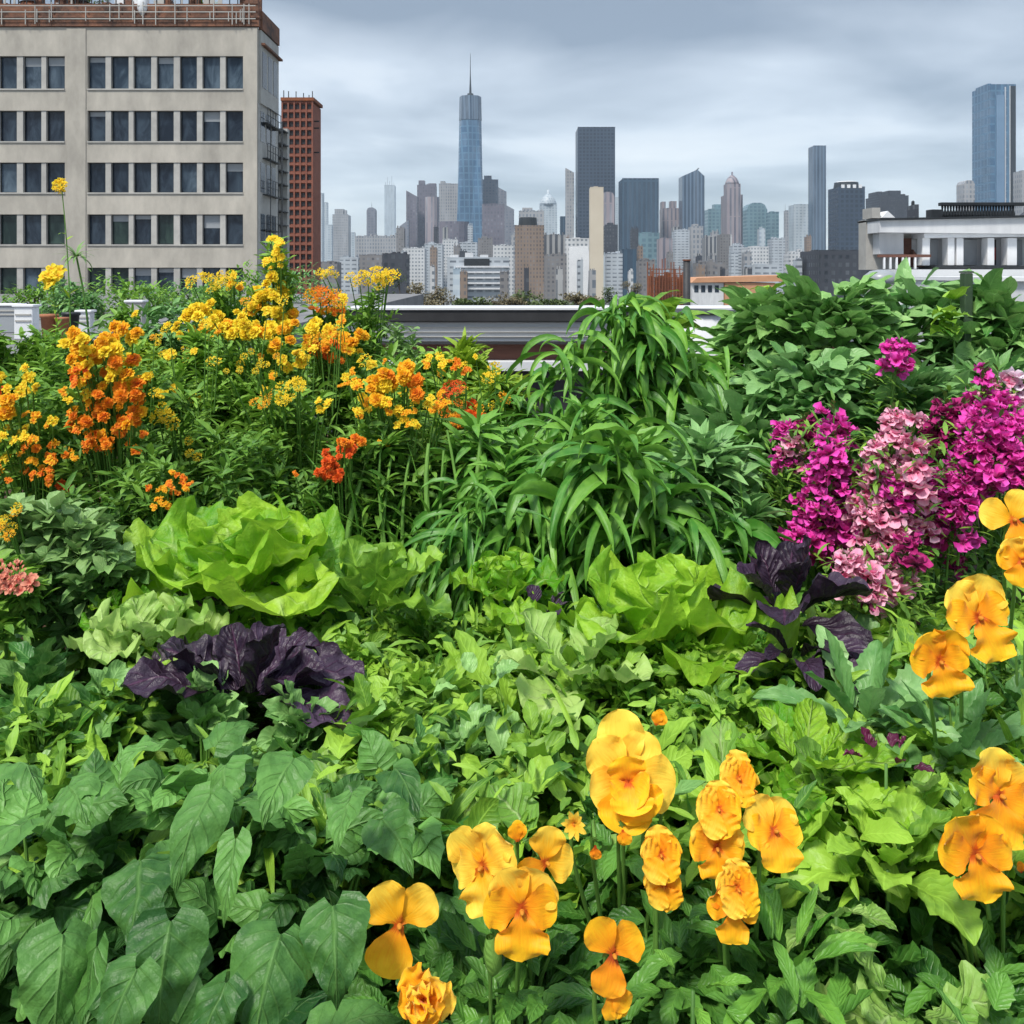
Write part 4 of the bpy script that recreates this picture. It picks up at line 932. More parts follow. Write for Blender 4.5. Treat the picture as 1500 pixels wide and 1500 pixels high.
B('marigold_plant','low bush with a slanting group of red-orange blooms behind the lettuce',500,1.95,120,645,850,1000,tint=(0,.5),flowers=[(482,680,34,36,8,26,'pom',('m_red',)),(505,662,20,16,3,26,'pom',('m_red',)),(512,648,26,10,3,24,'pom',('m_orange',)),(428,694,8,8,1,18,'loose',('m_orange',))])
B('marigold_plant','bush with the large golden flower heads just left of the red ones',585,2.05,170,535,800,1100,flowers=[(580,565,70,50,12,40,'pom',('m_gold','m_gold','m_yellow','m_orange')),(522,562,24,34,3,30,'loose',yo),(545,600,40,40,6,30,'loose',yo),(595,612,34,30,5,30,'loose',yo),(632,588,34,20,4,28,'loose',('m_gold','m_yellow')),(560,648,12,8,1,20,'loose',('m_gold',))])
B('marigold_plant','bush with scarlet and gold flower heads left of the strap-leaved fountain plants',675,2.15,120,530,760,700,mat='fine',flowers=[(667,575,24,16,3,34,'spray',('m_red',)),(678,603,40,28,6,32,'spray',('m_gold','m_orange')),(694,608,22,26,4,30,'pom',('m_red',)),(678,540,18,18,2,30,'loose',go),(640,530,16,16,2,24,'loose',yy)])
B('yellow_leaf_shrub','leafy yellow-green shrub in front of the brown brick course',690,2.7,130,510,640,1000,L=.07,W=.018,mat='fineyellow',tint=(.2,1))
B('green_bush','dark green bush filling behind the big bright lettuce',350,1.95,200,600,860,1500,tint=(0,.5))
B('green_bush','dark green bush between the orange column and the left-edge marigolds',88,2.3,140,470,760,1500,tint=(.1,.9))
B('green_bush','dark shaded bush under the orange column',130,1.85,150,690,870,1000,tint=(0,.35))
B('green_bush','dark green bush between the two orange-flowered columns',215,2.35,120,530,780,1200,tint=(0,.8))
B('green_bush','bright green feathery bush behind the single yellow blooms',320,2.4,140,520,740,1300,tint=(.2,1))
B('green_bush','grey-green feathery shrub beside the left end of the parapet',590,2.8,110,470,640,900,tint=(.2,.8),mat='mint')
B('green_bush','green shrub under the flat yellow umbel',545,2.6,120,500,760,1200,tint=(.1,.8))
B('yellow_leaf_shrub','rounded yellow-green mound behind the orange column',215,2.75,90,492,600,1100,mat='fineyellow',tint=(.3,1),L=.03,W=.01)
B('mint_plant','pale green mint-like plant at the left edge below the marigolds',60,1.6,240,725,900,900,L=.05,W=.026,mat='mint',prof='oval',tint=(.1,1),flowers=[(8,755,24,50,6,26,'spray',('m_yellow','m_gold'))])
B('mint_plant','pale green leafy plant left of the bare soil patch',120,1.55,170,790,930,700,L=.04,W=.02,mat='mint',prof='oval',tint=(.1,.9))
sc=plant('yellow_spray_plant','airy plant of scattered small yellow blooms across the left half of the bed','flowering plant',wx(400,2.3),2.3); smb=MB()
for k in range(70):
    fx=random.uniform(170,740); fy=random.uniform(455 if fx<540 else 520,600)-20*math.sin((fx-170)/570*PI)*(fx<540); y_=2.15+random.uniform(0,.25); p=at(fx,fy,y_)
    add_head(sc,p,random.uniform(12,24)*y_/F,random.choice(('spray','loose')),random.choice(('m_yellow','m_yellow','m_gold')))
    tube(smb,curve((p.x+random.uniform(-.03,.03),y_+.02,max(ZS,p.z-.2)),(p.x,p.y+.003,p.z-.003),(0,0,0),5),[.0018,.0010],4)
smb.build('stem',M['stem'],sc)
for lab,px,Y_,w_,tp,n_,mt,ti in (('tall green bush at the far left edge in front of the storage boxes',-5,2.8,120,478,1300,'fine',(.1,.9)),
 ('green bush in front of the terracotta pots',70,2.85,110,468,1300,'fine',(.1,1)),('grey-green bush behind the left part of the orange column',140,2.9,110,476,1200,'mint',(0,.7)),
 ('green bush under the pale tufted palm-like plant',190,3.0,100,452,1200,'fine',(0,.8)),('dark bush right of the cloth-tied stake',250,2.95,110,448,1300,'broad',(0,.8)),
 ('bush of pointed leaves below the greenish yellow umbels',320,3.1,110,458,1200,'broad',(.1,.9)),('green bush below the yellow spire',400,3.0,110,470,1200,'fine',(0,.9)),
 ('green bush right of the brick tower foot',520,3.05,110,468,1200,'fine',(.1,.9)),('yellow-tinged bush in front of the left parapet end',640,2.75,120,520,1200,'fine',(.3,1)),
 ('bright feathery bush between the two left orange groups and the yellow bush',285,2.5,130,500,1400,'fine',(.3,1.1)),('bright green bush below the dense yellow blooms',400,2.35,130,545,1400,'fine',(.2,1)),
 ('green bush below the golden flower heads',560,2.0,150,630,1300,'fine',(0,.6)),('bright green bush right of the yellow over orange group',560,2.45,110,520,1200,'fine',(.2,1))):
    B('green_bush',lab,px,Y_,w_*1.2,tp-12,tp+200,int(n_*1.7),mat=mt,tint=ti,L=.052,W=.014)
t=B('coral_flower_plant','coral pink shaggy flower at the left edge above the salad greens',12,1.45,110,835,930,350,L=.04,W=.016,mat='fine',flowers=())
for k in range(4): add_head(t,at(-4+k*13,845+(k%2)*14,1.36),.048,'loose' if k%2 else 'spray','coral')
# single tall stems
def tallstem(name,label,px,top,Y,bot,mk,size,kind,fine=30,leafmat_='fineyellow'):
    x=wx(px,Y); t=plant(name,label,'plant',x,Y); mb=MB(); zt=wz(top,Y)
    c=curve((x,Y,ZS),(x,Y,zt),(.03,0,0),12); tube(mb,c,[.0035,.0016],5); mb.build('stem',M['stem'],t)
    mb=MB(); n=fine; q=U(.45,.98,n); pt=np.array((x,Y,ZS))*(1-q[:,None])+np.array((x,Y,zt))*q[:,None]+np.array((.03,0,0))*(4*q*(1-q))[:,None]
    leaves(mb,pt,U(0,6.28,n),U(.2,1,n),.05*U(.6,1.3,n),.01,U(.3,1.2,n),'lance',nu=3,nv=5,tint=U(.2,1,n)); mb.build('foliage',M[leafmat_],t)
    if mk: 
        for q in range(3): add_head(t,(x+random.uniform(-.008,.008),Y,zt+random.uniform(-.01,.01)),size*Y/F,kind,mk)
tallstem('tall_flower','very tall thin stem with one yellow bloom against the fourth window row',90,272,2.9,0,'m_yellow',22,'spray',10)
tallstem('tall_flower','tall leafy stem with a yellow bloom in front of the lowest left window',75,405,2.9,0,'m_yellow',36,'loose',60)
t=plant('palm_like_plant','pale tufted palm-like plant against the pier of the tan building','plant',wx(112,3.0),3.0); mb=MB(); c=at(112,376,3.0)
tube(mb,curve((c.x,3,ZS),tuple(c),(.05,0,0),10),[.005,.003],6); mb.build('stem',M['stem'],t); mb=MB(); n=26
leaves(mb,np.tile(np.array(c),(n,1)),U(0,6.28,n),U(-.1,1.3,n),.085*U(.7,1.1,n),.008,U(.6,1.6,n),'strap',nu=3,nv=7,tint=U(.3,1,n)); mb.build('foliage',M['mint'],t)

# ------------------------------------------------------------------ hollow-stemmed plants behind the lettuce
t=plant('onion_plant','group of thick upright green stalks behind the big lettuce','plant',wx(590,1.9),1.9)
for (a,b,c_,d,w_) in ((505,770,548,650,.010),(672,740,705,640,.010),(655,735,628,650,.009),(560,780,575,660,.006),(610,800,600,670,.006),(640,790,650,660,.006),(600,760,560,640,.005),(690,790,655,630,.006),(520,800,530,690,.005)):
    mb=MB(); p0=at(a,b,1.86); p1=at(c_,d,1.95); p0.z=max(ZS,p0.z-.25); tube(mb,curve(tuple(p0),tuple(p1),(random.uniform(-.03,.03),-.01,.02),10),[w_,w_*.45],8,t=.8); mb.build('stalk',M['stem'],t)
mb=MB(); n=170
b=np.stack([wx(600,1.9)+U(-.16,.16,n),1.95+U(-.08,.1,n),np.full(n,ZS)+U(0,.1,n)],-1)
leaves(mb,b,U(0,6.28,n),U(1.1,1.5,n),U(.18,.42,n),U(.006,.014,n),U(.2,1.4,n),'strap',nu=3,nv=9,tint=U(0,1,n),cup=.6); mb.build('foliage',M['strap'],t)

# ------------------------------------------------------------------ strap-leaved fountains
def fountain(label,px,py,Y,n,L,W,base=None,spread=.03,tiers=3,tier=.1,side=0,tint=(0,1),dr=(1.2,2.4),el=(-.3,1.0)):
    c=np.array(at(px,py,Y)); t=plant('strap_leaf_plant',label,'plant',c[0],Y+.05)
    s=MB()
    for q in range(3): tube(s,curve((c[0]+(q-1)*.04,Y+.05,ZS),c,(0,0,0),8),[.008,.004],6)
    s.build('stem',M['stem'],t)
    nl=min(40,n//3)
    for part,(m_,nv_) in enumerate(((nl,13),(n-nl,11))):
        z=-np.abs(U(0,1,m_))**1.3*tier*tiers*(0.35 if part==0 else 1)
        p=np.stack([c[0]+U(-spread,spread,m_),c[1]+U(-spread,spread,m_),c[2]+z],-1)
        az=U(0,6.28,m_); p=p+rng.normal(size=(m_,3))*np.array((.03,.025,.03)); c2=U(0,1,m_)<.6; p[:,0]+=np.where(c2,U(-.24,.24,m_),0); p[:,2]-=np.where(c2,np.abs(p[:,0]-c[0])*.6,0)
        az=np.where(np.sin(az)>.3,-az,az)
        Ls=L*U(.35,1.05,m_)*(.8 if part==0 else 1); Ws=W*U(.5,1.4,m_); ee=U(el[0],el[1],m_); dd=U(dr[0],dr[1],m_); tt=U(tint[0],tint[1],m_)
        if part==0:
            for q in range(m_):
                mb=MB(); leaves(mb,p[q:q+1],az[q:q+1],ee[q],Ls[q],Ws[q],dd[q],'strap' if q%3 else 'lance',nu=5,nv=nv_,tint=tt[q],cup=.35,fold=.35,ruf=.08,rfreq=3,roll=U(-.9,.9,1),twist=U(-1.2,1.2,1),dp=1.0,jag=.04); mb.build('leaf',M['strap'],t)
        else:
            mb=MB(); leaves(mb,p,az,ee,Ls,Ws,dd,'lance',nu=3,nv=nv_,tint=tt*.8,cup=.3,fold=.3,roll=U(-.9,.9,m_),twist=U(-1.2,1.2,m_),dp=1.0); mb.build('foliage',M['strap'],t)
    return t
fountain('tallest fountain of drooping strap leaves, in front of the parapet',915,455,2.3,420,.21,.022,tiers=3,tier=.12,dr=(1.3,2.4))
fountain('low fountain of broad arching strap leaves in the centre of the bed',893,665,1.85,210,.25,.027,tiers=2,tier=.12,dr=(1.0,2.2))
fountain('dark strap-leaved plant left of the central fountain',768,700,1.9,150,.24,.022,tiers=2,tier=.1,tint=(0,.7))
fountain('strap-leaved plant right of the central fountain, leaves leaning right',1020,640,2.05,170,.28,.024,tiers=2,tier=.12,tint=(0,.9))
fountain('pale strap-leaved plant below the brown brick course',755,595,2.35,130,.2,.014,tiers=2,tier=.08,tint=(.2,1))
fountain('dark narrow-leaved plant behind the small curly lettuce',700,740,1.8,140,.2,.012,tiers=2,tier=.1,tint=(0,.5))
fountain('dark strap-leaved plant between the fountain and the purple cabbage',1010,760,1.8,110,.2,.018,tiers=2,tier=.08,tint=(0,.45))
fountain('bright narrow-leaved plant right of the tallest fountain',1010,530,2.5,150,.22,.018,tiers=2,tier=.1,tint=(.1,1))
fountain('dark strap-leaved plant under the tallest fountain',850,620,2.1,150,.22,.018,tiers=2,tier=.1,tint=(0,.5))

B('green_bush','lime green feathery bush hiding the ledge at the parapet foot',725,2.6,130,525,690,1300,mat='fineyellow',tint=(0,.7),L=.06,W=.014)
for lab,px,Y_,w_,tp,n_,mt,ti,L_,W_ in (('leafy shoots mingled with the right side of the tallest fountain',990,2.35,150,480,700,'strap',(.1,1),.09,.022),('leafy shoots between the two fountains of strap leaves',860,2.0,200,600,800,'strap',(0,.9),.08,.02),
 ('mid green leafy tangle right of the central fountain',1040,1.9,180,640,900,'broad',(.1,1),.09,.024),('dark green leafy tangle left of the central fountain',740,2.0,190,610,900,'strap',(0,.8),.085,.018)):
    B('leafy_bush',lab,px,Y_,w_,tp,tp+210,n_,mat=mt,tint=ti,L=L_,W=W_)
# ------------------------------------------------------------------ broad-leaved bushes at the back right
def broadbush(label,px,top,Y,wpx,hpx,n,L,W,mat,prof='heart',tint=(0,1),name='broad_leaf_bush',**k):
    w=wpx/2*Y/F; hh=hpx/2*Y/F; c=(wx(px,Y),Y,wz(top,Y)-hh)
    t=plant(name,label,'bush',c[0],Y)
    mb=MB(); dome_foliage(mb,c,(w,w*.75,hh),n,L,W,prof,tint,stems=24,inner=.35,lobe=.12 if prof=='heart' else 0,cup=.1,ruf=.05,fold=.2,crumple=.03,**k)
    mb.build('foliage',[M[mat],M['stem']],t); return t
broadbush('broad-leaved bush just right of the parapet, grey-green',1130,432,2.6,150,260,380,.10,.06,'salad_blue',tint=(.2,1.1),el=(-.6,.6),rl=.9)
broadbush('bright green broad-leaved bush right of the tallest fountain',955,440,2.75,70,120,50,.12,.075,'salad',tint=(0,.5))
broadbush('tall blue-green bush below the slender tower',1215,412,2.5,190,300,620,.085,.045,'salad_blue',prof='oval',tint=(.2,1.1),el=(-.6,.6),rl=.9)
broadbush('broad-leaved bush around the dark green stake',1340,420,2.6,190,300,480,.09,.06,'broad',tint=(.1,1),el=(-.6,.6),rl=.9)
broadbush('broad-leaved bush at the right edge under the white building',1465,422,2.5,180,300,460,.095,.065,'salad_blue',tint=(0,.9),el=(-.6,.6),rl=.9)
broadbush('dark leafy bush above the magenta snapdragons',1190,520,2.2,200,220,560,.07,.04,'broad',prof='oval',tint=(0,.8),el=(-.6,.6),rl=.9)
broadbush('dark round-leaved bush behind the pink snapdragons',1330,540,2.15,220,200,480,.075,.055,'broad',tint=(0,.55))
broadbush('green bush between the fountain and the magenta snapdragons',1090,600,2.15,180,260,520,.10,.035,'broad',prof='lance',tint=(0,.8))
broadbush('leafy green bush at the right edge behind the magenta flowers',1455,540,2.3,150,200,360,.08,.05,'broad',tint=(0,.7))
# sprouting leafy shoots above the hedge line
def shoot(label,px,py,Y,n,L,W,mat):
    c=np.array(at(px,py,Y)); t=plant('leafy_shoot',label,'plant',c[0],Y); mb=MB()
    tube(mb,curve((c[0],Y,ZS),c,(.02,0,0),8),[.005,.002],6,m=1)
    leaves(mb,np.tile(c,(n,1))+U(-.012,.012,(n*3)).reshape(n,3)-np.stack([0*U(0,1,n),0*U(0,1,n),U(0,.1,n)],-1),U(0,6.28,n),U(-.2,.7,n),L*U(.45,.95,n),W*U(.7,1.2,n),U(.5,1.6,n),'heart',nu=5,nv=9,tint=U(0,1,n),lobe=.1,fold=.25,ruf=.06,crumple=.03)
    mb.build('foliage',[M[mat],M['stem']],t)
shoot('leafy shoot standing up left of the round white tub',955,440,2.6,14,.13,.06,'salad')
shoot('leafy shoot above the peach end wall of the shed',1135,425,2.7,12,.09,.05,'salad')
shoot('leafy shoot left of the dark green stake',1392,436,2.36,14,.1,.06,'salad')
shoot('leafy shoot right of the dark green stake',1450,432,2.5,14,.1,.07,'salad')
shoot('pale leafy shoot left of the grey roof vent',1245,418,2.5,14,.08,.05,'salad_blue')

# ------------------------------------------------------------------ snapdragons
def snapdragon(label,Y,px,spikes,mks,leafn=260,name='snapdragon_plant'):
    x=wx(px,Y); t=plant(name,label,'flowering plant',x,Y+.04)
    for (a,top,bot,wpx,dens,mk) in spikes:
        yy_=Y+random.uniform(-.05,.03)
        p0=np.array(at(a+random.uniform(-6,6),bot,yy_)); p1=np.array(at(a,top,yy_)); mb=MB()
        tube(mb,curve((p0[0],p0[1]+.03,max(ZS,p0[2]-.1)),p1,(.0,0,0),8),[.003,.0012],5,m=1)
        n=int(dens*.78); wpx=wpx*1.0; q=np.sort(U(0,1,n)); az=np.arange(n)*2.4+U(-.3,.3,n)
        r=(wpx/2*yy_/F)*(1-.6*q)*U(.3,1.25,n)
        c=p0+(p1-p0)*q[:,None]+np.stack([np.cos(az)*r,np.sin(az)*r,0*r],-1)
        fl=(.017+.008*(1-q))*U(.6,1.25,n)
        for k in range(6):
            leaves(mb,c,az+(k-2.5)*.75+U(-.4,.4,n),U(-.7,1.2,n),fl*U(.8,1.25,n),fl*U(.8,1.2,n),U(-.5,1.6,n),'petal',nu=5,nv=5,ruf=.22,rfreq=2.2,tint=U(.0,1,n),cup=.5,roll=U(-.6,.6,n))
        # green calyx leaves and buds at the tip
        n2=24; q=U(0,1.05,n2); c=p0+(p1-p0)*q[:,None]; leaves(mb,c,U(0,6.28,n2),U(.3,1.2,n2),.026,.009,.3,'lance',nu=3,nv=4,m=1)
        mb.build('flower_spike',[M[mk],M['stem']],t)
    mb=MB(); n=leafn; w=max(s[3] for s in spikes)/2*Y/F*1.6; tops=min(s[1] for s in spikes); z1=wz(tops+40,Y); z0=ZS+.1
    x0=min(s[0] for s in spikes)-20; x1=max(s[0] for s in spikes)+20
    n=int(n*1.7); p=np.stack([wx(U(x0,x1,n),Y),Y+U(-.06,.12,n),U(max(z0,wz(max(s[2] for s in spikes)+90,Y)),z1,n)],-1)
    leaves(mb,p,U(0,6.28,n),U(0,1.1,n),.035*U(.6,1.3,n),.008*U(.8,1.3,n),U(.2,1,n),'lance',nu=3,nv=5,tint=U(0,1,n))
    mb.build('foliage',M['fine'],t)
    return t
mg,pk,pl_,cr='s_magenta','s_pink','s_pale','s_crimson'
snapdragon('tall magenta snapdragons rising behind the purple cabbage, left of the pink ones',1.8,1205,[(1222,590,700,60,34,mg),(1212,640,760,70,40,mg),(1200,690,800,80,46,mg),(1190,740,830,76,40,mg),(1228,700,790,60,34,mg),(1245,670,740,40,16,mg)],0)
snapdragon('small dark pink snapdragons left of the tall magenta column',1.9,1155,[(1150,620,665,40,16,mg),(1162,640,700,40,16,pk),(1180,610,660,30,12,cr),(1150,665,690,30,10,mg)],0,160)
snapdragon('pale pink snapdragons in the middle of the flower group',1.7,1300,[(1308,605,720,40,34,pk),(1338,612,730,38,30,pk),(1285,650,770,50,44,pk),(1312,690,790,46,24,mg),(1300,720,830,64,42,pk),(1270,740,860,50,30,pk),(1340,700,800,44,22,pk),(1325,760,850,50,22,pk)],0,420)
snapdragon('vivid magenta snapdragons at the right edge above the orange pansy',1.75,1440,[(1440,590,700,90,48,mg),(1465,610,710,90,52,mg),(1425,640,730,70,34,mg),(1490,600,720,70,40,mg),(1410,690,760,60,30,mg),(1380,690,770,60,32,mg),(1365,730,790,50,22,cr),(1395,730,800,50,24,mg),(1500,650,720,60,30,mg)],0)
snapdragon('dark crimson snapdragons between the pale pink and the magenta groups',1.9,1385,[(1385,580,680,60,32,cr),(1365,620,700,50,24,cr),(1410,590,660,50,22,cr),(1375,760,840,44,18,cr)],0,200)
snapdragon('pale lilac snapdragons at the right edge above the magenta ones',1.95,1470,[(1440,530,600,30,14,mg),(1462,545,610,44,20,pk),(1485,550,610,44,22,pl_),(1500,560,620,44,20,pl_),(1470,580,640,50,22,mg)],0,200)
snapdragon('single purple bloom standing out of the dark bush above the snapdragons',2.0,1318,[(1318,500,548,44,22,mg),(1310,520,548,30,10,cr)],0,60)
snapdragon('faded pink snapdragons low down left of the right-hand orange pansies',1.55,1285,[(1240,815,870,44,20,pk),(1300,815,880,50,24,pk),(1272,840,890,40,18,pk),(1330,790,850,36,12,cr),(1275,880,990,26,5,cr)],0,260)

# ------------------------------------------------------------------ lettuces and cabbages: every leaf a part
def rosette(name,label,px,py,wpx,n,mat,prof='spoon',asp=.95,zt=.30,ruf=.16,rf=3,crump=.05,tint=(.1,.9),cat='vegetable',elr=(1.35,.25),dr=(.3,1.3),Y=None,yaw=None,nu=13,nv=23,hgt=.0,serr=.0,cup=.35,fold=.1,stem=True,azr=None):
    Y=Y or gy(py,zt); x=wx(px,Y); Lm=wpx/2*Y/F*1.15
    t=plant(name,label,cat,x,Y)
    zc=max(ZS+.01,wz(py,Y)-Lm*.45)
    for k in range(n):
        f=(k+.5)/n                        # 0 = inner, 1 = outer
        az=k*2.399+random.uniform(-.3,.3) if azr is None else azr[0]+(azr[1]-azr[0])*((k*.618)%1)
        e=elr[0]*(1-f)+elr[1]*f+random.uniform(-.12,.12); L=Lm*(.72+.4*f)*random.uniform(.85,1.12)
        mb=MB(); off=.015+.02*f
        leaves(mb,[[x+off*math.cos(az),Y+off*math.sin(az),zc+.02*(1-f)+hgt*(1-f)]],az,e,L,L*asp*random.uniform(.85,1.15),dr[0]*(1-f)+dr[1]*f+random.uniform(-.2,.2),prof,
               nu=nu,nv=nv,ruf=ruf,rfreq=rf,crumple=crump,cup=cup,fold=fold,tint=random.uniform(*tint),roll=random.uniform(-.3,.3),serr=serr,ns=9,jag=.028,ruf2=ruf*.3)
        mb.build('leaf',M[mat],t)
    if stem:
        s=SB(); s.cyl(x,Y,ZS-.02,zc+.0,.003,.002,8); s.build('stalk',M['stem'],t,True)
    return t
rosette('lettuce','largest bright green lettuce, left of centre behind the purple cabbage',350,805,262,13,'lettuce',Y=1.62,ruf=.10,asp=1.25,dr=(.5,1.35),elr=(1.45,.45),tint=(.1,.9),nu=19,nv=33,rf=3.0)
rosette('lettuce','pale lettuce with crinkled folded leaves right of centre',965,885,270,13,'lettuce',Y=1.5,ruf=.12,asp=1.1,tint=(.35,1),elr=(1.45,.35),dr=(.4,1.5),nu=19,nv=33)
rosette('lettuce','flat-lying pale lettuce left of the crinkled right-hand lettuce',835,945,200,9,'lettuce_pale',Y=1.35,ruf=.1,asp=.85,elr=(.9,.1),dr=(.2,.7),tint=(.2,.9),nu=13,nv=15)
rosette('lettuce','loose upright lettuce with jagged leaves in the centre',545,845,190,15,'salad',Y=1.55,ruf=.14,asp=.6,tint=(.0,.8),elr=(1.45,.4),dr=(.2,1.0),serr=.12)
rosette('lettuce','small curly lettuce in front of the strap-leaved plants',738,850,120,12,'lettuce',Y=1.6,ruf=.16,asp=.95,tint=(0,.6),elr=(1.45,.4),dr=(.2,1.1))
rosette('lettuce','pale veined lettuce head left of the purple cabbage',225,915,150,12,'lettuce_pale',Y=1.42,ruf=.14,asp=1.05,tint=(0,.8),crump=.09)
rosette('lettuce','small round lettuce beside the bare soil patch',180,890,60,9,'lettuce',Y=1.5,ruf=.16,tint=(0,.3))
rosette('purple_cabbage','large dark purple cabbage plant with wrinkled leaves on the left',358,962,262,15,'purple',Y=1.3,ruf=.12,asp=.55,azr=(-.55,3.7),tint=(0,.9),crump=.08,elr=(1.15,.28),dr=(.5,1.3),prof='round',nu=15,nv=27,rf=2.5)
rosette('purple_cabbage','tall dark purple cabbage beside the magenta snapdragons',1150,862,190,12,'purple',Y=1.45,ruf=.06,asp=.68,tint=(0,.8),crump=.05,elr=(1.5,.35),dr=(.1,1.9),prof='round',nu=13,nv=21,hgt=.03)
rosette('purple_cabbage','drooping lower leaves of purple cabbage in front of the tall purple one',1165,925,170,7,'purple',Y=1.36,ruf=.05,asp=.42,tint=(.1,.8),crump=.04,elr=(1.0,.5),dr=(1.0,1.9),prof='round',azr=(-2.9,-.2))
rosette('burgundy_seedling','tiny burgundy leaved seedling right of the pansies',1298,1105,55,7,'burgundy',prof='oval',Y=1.05,asp=.6,ruf=.1,tint=(.2,.9))
rosette('purple_seedling','small dusky purple seedling between the two pale lettuces',797,885,50,4,'purple',prof='oval',Y=1.5,asp=.8,ruf=.05,tint=(.6,1))
rosette('kohlrabi_plant','small blue-grey leaved plant in the centre of the salad bed',705,990,70,5,'salad_blue',prof='oval',Y=1.22,asp=.75,ruf=.05,tint=(.8,1.3))
rosette('lettuce','pale torn-looking lettuce leaves at the bottom right corner',1330,1440,210,9,'lettuce_pale',Y=.84,ruf=.12,asp=.8,tint=(0,.6),elr=(.9,.05),dr=(.1,.9),serr=.15,crump=.06,azr=(-3.1,.2),nu=13,nv=17)
rosette('lettuce','pale pointed-leaf salad plant between the pansies and the bottom right lettuce',1225,1310,100,6,'lettuce_pale',prof='heart',Y=.9,ruf=.06,asp=.8,tint=(0,.5),elr=(.9,.1),azr=(-2.8,-.3),serr=.1)
rosette('mustard_plant','pale green mustard plant with hanging toothed leaves left of the right-hand pansies',1300,1215,230,15,'salad',Y=.98,ruf=.07,asp=.55,prof='oval',tint=(.3,1.2),serr=.25,elr=(1.1,.2),dr=(.4,1.5))
rosette('mustard_plant','light green broad-leaved mustard in front of the fine-leaved herbs',1180,1080,220,14,'lettuce',Y=1.12,ruf=.08,asp=.5,prof='oval',tint=(.0,.6),elr=(.9,.05),dr=(.2,.9),serr=.15)
rosette('serrated_leaf_plant','dark green plant with long toothed leaves below the faded snapdragons',1265,1000,230,12,'broad',Y=1.22,ruf=.05,asp=.33,prof='oval',tint=(.1,.9),serr=.25,elr=(1.3,.3),dr=(.2,.9))
rosette('serrated_leaf_plant','dark feathery plant under the orange pansies on the right',1400,1060,230,18,'broad',Y=1.15,ruf=.05,asp=.3,prof='lance',tint=(0,.5),serr=.3,elr=(1.3,.1),dr=(.2,1.0))
rosette('star_leaf_plant','star-shaped whorl of long leaves right of the lowest pansies',1150,1365,210,13,'pansybright',Y=.83,ruf=.03,asp=.24,prof='lance',tint=(0,.9),elr=(1.3,.1),dr=(.2,1.0),serr=.1)
rosette('star_leaf_plant','small bright whorl of pointed leaves right of the split orange pansy',1015,1425,100,7,'pansybright',Y=.80,ruf=.03,asp=.36,prof='oval',tint=(.4,1),elr=(.9,.0),dr=(.2,.8),azr=(-3.3,.3))

# salad greens, each plant its own object
gr=[('salad_plant','jagged yellow-green salad plant right of the purple cabbage',520,960,170,22,'salad','oval',.38,.3,(.3,1)),
('salad_plant','light green salad plant below the loose upright lettuce',620,930,150,20,'salad','oval',.5,.12,(.2,1)),
('salad_plant','bright toothed salad plant in front of the small curly lettuce',720,930,150,18,'salad','oval',.5,.2,(.2,1)),
('salad_plant','yellow-green salad plant under the flat pale lettuce',800,1010,160,20,'salad','oval',.5,.15,(.2,.9)),
('salad_plant','mid green salad plant left of the small blue-grey plant',610,1010,160,22,'salad','oval',.45,.25,(.1,.9)),
('salad_plant','bright salad rosette in the middle of the bed below the jagged one',540,1060,170,22,'salad','oval',.45,.25,(.2,1)),
('salad_plant','broad green salad plant above the left-hand pansies',680,1090,190,20,'salad_blue','oval',.6,.15,(.2,1)),
('salad_plant','light green salad plant left of the large pale yellow pansy',780,1090,170,20,'salad','oval',.55,.15,(.2,.8)),
('salad_plant','green salad plant above the heart-leaved mounds',440,1060,190,22,'salad_blue','oval',.55,.12,(.3,1)),
('salad_plant','pale salad plant in front of the purple cabbage',300,1040,200,18,'salad_blue','oval',.6,.1,(.3,1.1)),
('salad_plant','blue-green salad plant below the bare soil patch',160,1040,190,20,'salad_blue','oval',.5,.12,(.0,.8)),
('salad_plant','dark salad plant at the left edge below the coral flower',50,990,190,24,'salad_blue','oval',.5,.1,(0,.7)),
('salad_plant','green leafy plant at the left edge above the heart-leaved mound',60,1080,200,22,'salad','oval',.5,.1,(0,.5)),
('salad_plant','green salad plant left of the bare soil patch',90,920,150,22,'salad','oval',.4,.15,(0,.6)),
('herb_plant','fine-leaved green herb between the pale lettuce and the large yellow pansy',900,1010,190,60,'salad','oval',.45,.2,(0,.7)),
('herb_plant','curly fine-leaved herb below the crinkled pale lettuce',1010,985,180,60,'salad','oval',.45,.2,(0,.8)),
('herb_plant','fine-leaved herb under the drooping purple cabbage leaves',1110,985,190,60,'salad','oval',.45,.2,(.1,.8)),
('herb_plant','low curly herb right of the small orange bud of the pale pansy',1050,1060,190,55,'salad','oval',.45,.2,(.1,.9)),
('herb_plant','feathery herb in the right part of the bed beside the toothed plant',1190,1015,150,50,'salad','oval',.4,.2,(0,.7)),
('herb_plant','low dark herb above the single orange pansy at left of the pansy bed',620,1130,180,30,'salad_blue','oval',.5,.15,(0,.7)),
('herb_plant','dark green herb between the two groups of ruffled pansies',880,1200,160,26,'pansyleaf','oval',.5,.1,(0,.8)),
('herb_plant','dark herb at the right edge between the orange pansy pairs',1480,1060,180,34,'broad','oval',.5,.15,(0,.5)),
('herb_plant','dark fine-leaved herb above the toothed plant at the right edge',1440,1000,150,50,'fine','oval',.4,.15,(0,.6))]
